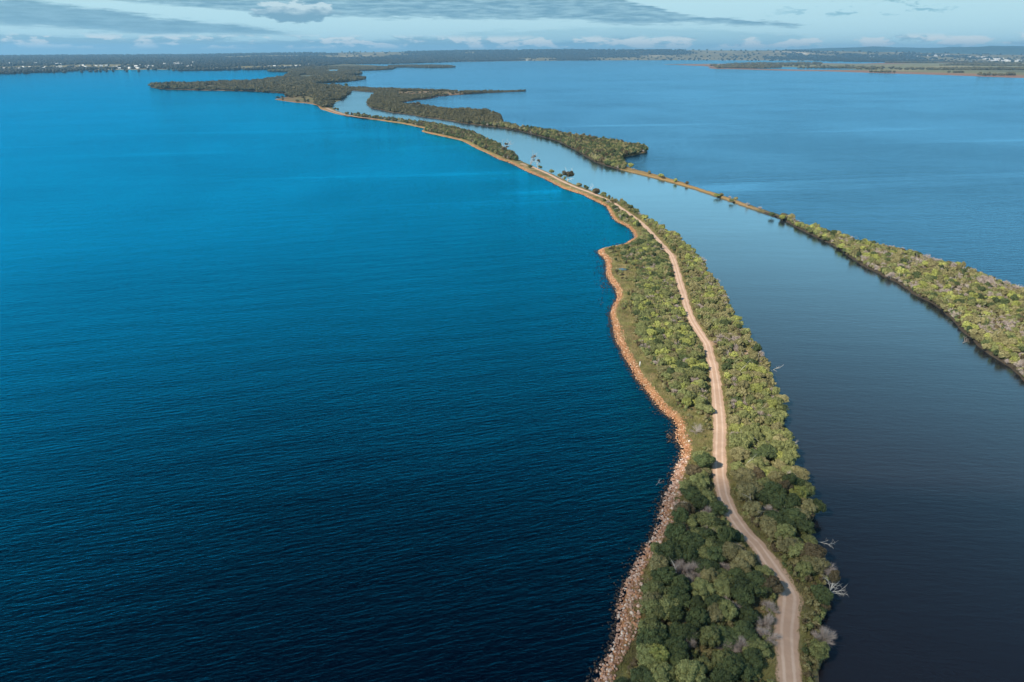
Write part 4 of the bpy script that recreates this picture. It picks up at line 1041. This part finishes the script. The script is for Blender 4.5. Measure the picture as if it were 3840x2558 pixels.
for k, (x, y, sc, rz, mt, lab) in enumerate([
    (3068, 2030, 3.4, -.2, M_WHITE, 'white fallen branch lying over the dark water below the brown trees'),
    (2893, 1388, 3.2, .1, M_WHITE, 'white fallen branch poking from the shrubs into the channel'),
    (2540, 897, 3.5, 0, M_DARKWOOD, 'dark log lying in the channel beside the causeway shrubs'),
    (2460, 1818, 1.9, .6, M_DEAD, 'forked driftwood branch sticking out of the water off the rock bank'),
    (2962, 1675, 3.0, .3, M_WHITE, 'short white branch reaching over the water below the grey bushes'),
    (2210, 712, 7, .7, M_WHITE, 'white bare branch leaning from the causeway beside a round bush'),
    (1872, 548, 5, .2, M_DARKWOOD, 'dark snag standing in the channel beside the dense scrub'),
    (2995, 1848, 3, .2, M_DEAD, 'grey snag at the water edge above the brown trees'),
    (2445, 2215, 2.2, 2.2, M_WHITE, 'white crooked branch between the rocks and the thicket'),
    (2530, 2195, 2.6, 1.6, M_WHITE, 'curved white branch lying on top of the near left thicket'),
    (3610, 1285, 4, .2, M_DEAD, 'pale fallen branch trailing into the channel from the far bank')]):
    g = np.random.default_rng(950+k); out = []
    branches(g, (0, 0, 0), (math.cos(rz), math.sin(rz), .32), 1.0, .03, 2, .5, out, 5, 4)
    v, f = merge(out); q = P(x, y, .4); o = meshobj('fallen_branch', v*sc*.75, f, mt); o.location = (q[0], q[1], .25 if k not in (9,) else TOP+2.6)
    tag(o, lab, 'branch')
# isolated shrubs of the narrow rocky spit and the causeway
for k, (x, y, r, h, c, lab) in enumerate([
    (2878, 2225, 2.7, 3.6, 'brown', 'broad brown-leaved crown overhanging the left edge of the track at its sharp bend'),
    (2365, 630, 3.4, 4.2, 'lime green', 'bright green bush at the tip of the wooded spit, first on the narrow rock spit'),
    (2340, 626, 2.2, 3.2, 'olive', 'olive bush left of the bright green bush on the rock spit'),
    (2478, 664, 2.8, 2.4, 'lime green', 'low yellow-green bush on the narrow rock spit across the channel'),
    (2576, 692, 1.6, 2.4, 'brown', 'small brown bush midway along the narrow rock spit'),
    (2690, 737, 2.6, 2.2, 'lime green', 'flat yellow-green bush on the rock spit, right of the brown bush'),
    (2742, 757, 1.8, 2.0, 'mid green', 'small round bush on the rock spit, left of the thickening scrub'),
    (2894, 811, 2.2, 2.4, 'dark green', 'dark round bush on the rock spit just before the scrub'),
    (2934, 823, 2.6, 2.8, 'lime green', 'spreading yellow-green bush on the rock spit beside driftwood'),
    (2234, 726, 3.0, 3.8, 'brown', 'round brownish bush at the channel edge of the causeway'),
    (2262, 737, 2.4, 2.8, 'mid green', 'small dark green bush just past the round brownish bush'),
    (2278, 757, 1.0, 1.6, 'lime green', 'tiny bright bush beside the dirt track on the causeway'),
    (2170, 698, 2.4, 2.6, 'olive', 'olive bush on the causeway between the gum tree and white branch'),
    (2068, 650, 2.4, 2.8, 'mid green', 'round green bush on the causeway left of the brown gum tree'),
    (2096, 662, 1.8, 2.0, 'olive', 'small olive bush at the foot of the brown gum tree'),
    (1988, 632, 2.0, 3.2, 'dark green', 'dark bush at the foot of the leaning gum tree'),
    (2298, 760, 2.4, 2.8, 'olive', 'olive brown bush at the start of the causeway shrubs')]):
    place_tree((*P(x, y, TOP), r, h), 'coastal_shrub', lab, None, CROWN_HI[k % NV], TRUNK[k % 3], LEAF[c], k*1.3)

# ------------------------------------------------------------------ marker post and timber barrier
def box(x0, x1, y0, y1, z0, z1):
    v = np.array([(x, y, z) for x in (x0, x1) for y in (y0, y1) for z in (z0, z1)], float)
    f = np.array([(0, 1, 3, 2), (4, 6, 7, 5), (0, 4, 5, 1), (2, 3, 7, 6), (0, 2, 6, 4), (1, 5, 7, 3)]); return v, f
mw, ntw, bw = newmat('white_paint'); bw.inputs['Roughness'].default_value = .6
ntw.links.new(mixc(ntw, noise(ntw, pos(ntw), 6, 4), (.62, .60, .56), (.82, .80, .77)), bw.inputs['Base Color'])
b = gp(2399, 1374); e = bpy.data.objects.new('marker_post', None); COL.objects.link(e); e.location = b
tag(e, 'white upright marker post in the grass behind the rock bank', 'post')
v, f = box(-.13, .13, -.13, .13, -.3, 1.95); meshobj('post', v, f, mw, e)
v = np.array([(-.16, -.16, 1.952), (.16, -.16, 1.952), (.16, .16, 1.952), (-.16, .16, 1.952), (0, 0, 2.1)]); meshobj('cap', v, [(3, 2, 1, 0), (0, 1, 4), (1, 2, 4), (2, 3, 4), (3, 0, 4)], mw, e)
A = np.array(gp(2745, 1303)); B_ = np.array(gp(2772, 1318)); e = bpy.data.objects.new('timber_barrier', None); COL.objects.link(e); e.location = tuple(A)
tag(e, 'pale timber rail barrier at the small landing beside the channel', 'barrier')
dv_ = B_-A; L = np.linalg.norm(dv_[:2]); e.rotation_euler = (0, 0, math.atan2(dv_[1], dv_[0]))
for x in (0, L/2, L): v, f = box(x-.09, x+.09, -.09, .09, -.2, 1.25); meshobj('post', v, f, M_WHITE, e)
for z in (1.0, .55): v, f = box(-.3, L+.3, -.15, -.093, z, z+.17); meshobj('rail', v, f, M_WHITE, e)

# ------------------------------------------------------------------ far woodland and houses
def far_wood():
    items = []
    n = 52000
    xp = rng.uniform(-700, 4500, n); ys = np.interp(xp, SHX, SHY); al = PITCH-np.arctan((1279-ys)/FPX); rs = H/np.tan(al)
    u = rng.random(n)**1.5; r = rs*1.004 + 15 + u*(15500-rs)
    az_ = np.arctan((xp-1920)/FPX/ (math.cos(PITCH)+np.tan(R(22.3))*math.sin(PITCH)))
    x = r*np.sin(az_); y = r*np.cos(az_)
    fm = field_mask(x, y, xp); keep = rng.random(n) > fm*.97; x, y, xp, r = x[keep], y[keep], xp[keep], r[keep]
    h, _ = far_height(x, y, xp)
    v, f = ICO1; Vs = []; m = len(x)
    s = rng.uniform(9, 17, m)*(r/9000).clip(.75, 1.5); sz = rng.uniform(8, 15, m)*(r/10000).clip(.8, 1.4)
    vv = v[None]*np.stack([s, s, sz], 1)[:, None] * (1+.35*(rng.random((m, len(v), 1))-.5)) + np.stack([x, y, h+sz*.45], 1)[:, None]
    F = (f[None]+(np.arange(m)*len(v))[:, None, None]).reshape(-1, 3)
    t = np.repeat(rng.random(m), len(v)).reshape(-1, 1)*np.ones(3)
    tag(meshobj('far_woodland', vv.reshape(-1, 3), F, M_WOODLAND, cols=t), 'blue-grey wooded country along the far shore and horizon', 'woodland', kind='stuff')
    # marsh tree lines
    p = scatter(marsh_poly, 26, box=(400, 2800, 9000, 12000)); nn = vnoise(p[:, 0]*.0012, p[:, 1]*.006, 161, 3); d = segdist(p, marsh_poly, True)
    p = p[(nn > .70) & (d > 60)]; its = [(q[0], q[1], rng.uniform(9, 17), rng.uniform(9, 16), 0) for q in p]
    if its:
        a = instance_merge(its, CROWN_LOW, TOP-1)
        tag(meshobj('tree_rows', a[0], a[1], M_FARLEAF, cols=a[2]), 'rows of dark trees on the flat farmland across the bay', 'trees', kind='stuff')
far_wood()
mh, nth, bh = newmat('house_wall'); bh.inputs['Base Color'].default_value = (.74, .72, .68, 1)
mr, ntr, br = newmat('house_roof'); br.inputs['Base Color'].default_value = (.50, .50, .50, 1); br.inputs['Roughness'].default_value = .4
mr2, ntr2, br2 = newmat('shed_roof'); br2.inputs['Base Color'].default_value = (.78, .78, .76, 1)
def house(L, W_, h, rh, roofm):
    v, f = box(-L/2, L/2, -W_/2, W_/2, -3, h); V = [tuple(a) for a in v]; F = [tuple(a) for a in f]; mi = [0]*6
    n = 8; V += [(-L/2-.5, -W_/2-.5, h+.02), (L/2+.5, -W_/2-.5, h+.02), (L/2+.5, W_/2+.5, h+.02), (-L/2-.5, W_/2+.5, h+.02), (-L/2-.5, 0, h+rh), (L/2+.5, 0, h+rh)]
    F += [(n, n+1, n+5, n+4), (n+2, n+3, n+4, n+5), (n+1, n+2, n+5), (n+3, n, n+4), (n+3, n+2, n+1, n)]; mi += [1]*5
    me = bpy.data.meshes.new('house'); me.from_pydata(V, [], F); me.materials.append(mh); me.materials.append(roofm); me.polygons.foreach_set('material_index', mi); me.update()
    return me
HM = [house(16, 10, 3.2, 2.4, mr), house(22, 12, 6, 2.6, mr2), house(18, 14, 3.5, 3, mr2)]
SM = [house(40, 20, 6, 3, mr2), house(55, 24, 7, 4, mr2), house(26, 16, 5, 3, mr)]
def put_house(me, xp, yp_, name, label, cat, group):
    al = PITCH-math.atan((1279-yp_)/FPX)
    # walk outward along the ray until it meets the terrain
    u = (xp-1920)/FPX; v = (1279-yp_)/FPX; d = np.array([u, math.cos(PITCH)+v*math.sin(PITCH), -math.sin(PITCH)+v*math.cos(PITCH)])
    t = np.arange(3500, 16000, 25.); x, y, z = d[0]*t, d[1]*t, H+d[2]*t
    h, rs = far_height(x, y, np.full(len(t), float(xp))); hit = np.nonzero(z <= h)[0]
    if not len(hit): return
    k = hit[0]; o = bpy.data.objects.new(name, me); COL.objects.link(o); o.location = (x[k], y[k], max(h[k], 1)+4); o.rotation_euler = (0, 0, random.uniform(-.5, .5)); o.scale = (.95,)*3
    tag(o, label, cat, group)
hx = [(20,258,95),(110,263-3,60),(90,240,60),(205,242,25),(250,257,40),(470,256,50),(535,256,22),(700,240,40),(680,250,60),(620,245,50),(355,252,60),(560,250,60)]
for ci, (cx, cy, sp) in enumerate(sorted(hx)):
    for j, x in enumerate(sorted(cx+random.uniform(-sp, sp) for _ in range(6))):
        y = min(cy+random.uniform(-4, 3), float(np.interp(x, SHX, SHY))-2.2)
        put_house(HM[j % 3], x, y, 'house', f"white house {ordinal(j)} from left in the {ordinal(ci)} cluster along the far left shore", 'house', 'white houses on the far left shore')
for j, (x, y) in enumerate([(1010,251),(1030,252),(1072,253),(1090,252),(1110,251),(1125,250),(1160,244),(1390,238),(1838,228.3),(1856,228),(1975,227.3),(2010,207),(2040,206),(2350,223.5),(2500,222.5)]):
    put_house(HM[j % 3], x, y, 'house', f"white building {ordinal(j)} from left along the distant middle shore", 'house', 'white buildings along the distant middle shore')
for (nm, cx, cy, sp, n) in [('high middle', 1930,206,40,3), ('leftmost',2960,205,60,4), ('second',3270,214,25,6), ('long bright',3410,212,75,12), ('upper',3540,210,60,8), ('middle',3640,214,50,8), ('lower',3700,223,60,8), ('rightmost',3770,229,60,16)]:
    for j, x in enumerate(sorted(cx+random.uniform(-sp, sp) for _ in range(n))):
        put_house(SM[j % 3], x, cy+random.uniform(-2.5, 2.5), 'warehouse', f"white shed {ordinal(j)} from left in the {nm} group of the distant town", 'building', 'white sheds of the distant town')

# ------------------------------------------------------------------ unseen cloud added above and behind the camera to darken the foreground
mc = bpy.data.materials.new('added_shade_cloud'); mc.use_nodes = True; ntc = mc.node_tree; ntc.nodes.clear()
oc = ntc.nodes.new('ShaderNodeOutputMaterial'); tr = ntc.nodes.new('ShaderNodeBsdfTransparent'); dfc = mk(ntc, 'ShaderNodeBsdfDiffuse', inp={'Color': (.9, .9, .9, 1)})
mxc = ntc.nodes.new('ShaderNodeMixShader'); ntc.links.new(tr.outputs[0], mxc.inputs[1]); ntc.links.new(dfc.outputs[0], mxc.inputs[2]); ntc.links.new(mxc.outputs[0], oc.inputs[0])
mxc.inputs[0].default_value = .37
def added_shade_cloud(cx, cy, rx, ry, zc, rz, seed):
    off_ = zc/math.tan(R(SUN_EL)); hx_, hy_ = math.sin(R(SUN_AZ))*off_, math.cos(R(SUN_AZ))*off_
    v, f = ICO3; n = vnoise(v[:, 0]*2.5+5, v[:, 1]*2.5+v[:, 2], seed, 4)
    w = v*(1+.6*(n-.5))[:, None]*np.array([rx, ry, rz])+(cx+hx_, cy+hy_, zc)
    tag(meshobj('added_shade_cloud', w, f, mc, smooth=True), kind='structure')
added_shade_cloud(20, 20, 330, 135, 800, 45, 171)

# ------------------------------------------------------------------ haze
hz = bpy.data.materials.new('haze'); hz.use_nodes = True; nth_ = hz.node_tree; nth_.nodes.clear()
oh = nth_.nodes.new('ShaderNodeOutputMaterial'); pv = nth_.nodes.new('ShaderNodeVolumePrincipled'); nth_.links.new(pv.outputs[0], oh.inputs['Volume'])
pv.inputs['Color'].default_value = (.30, .62, .92, 1); pv.inputs['Density'].default_value = 5.5e-5; pv.inputs['Anisotropy'].default_value = .2
v, f = box(-23000, 23000, -22000, 26500, -70, 330)
tag(meshobj('haze', v, f, hz), kind='stuff')
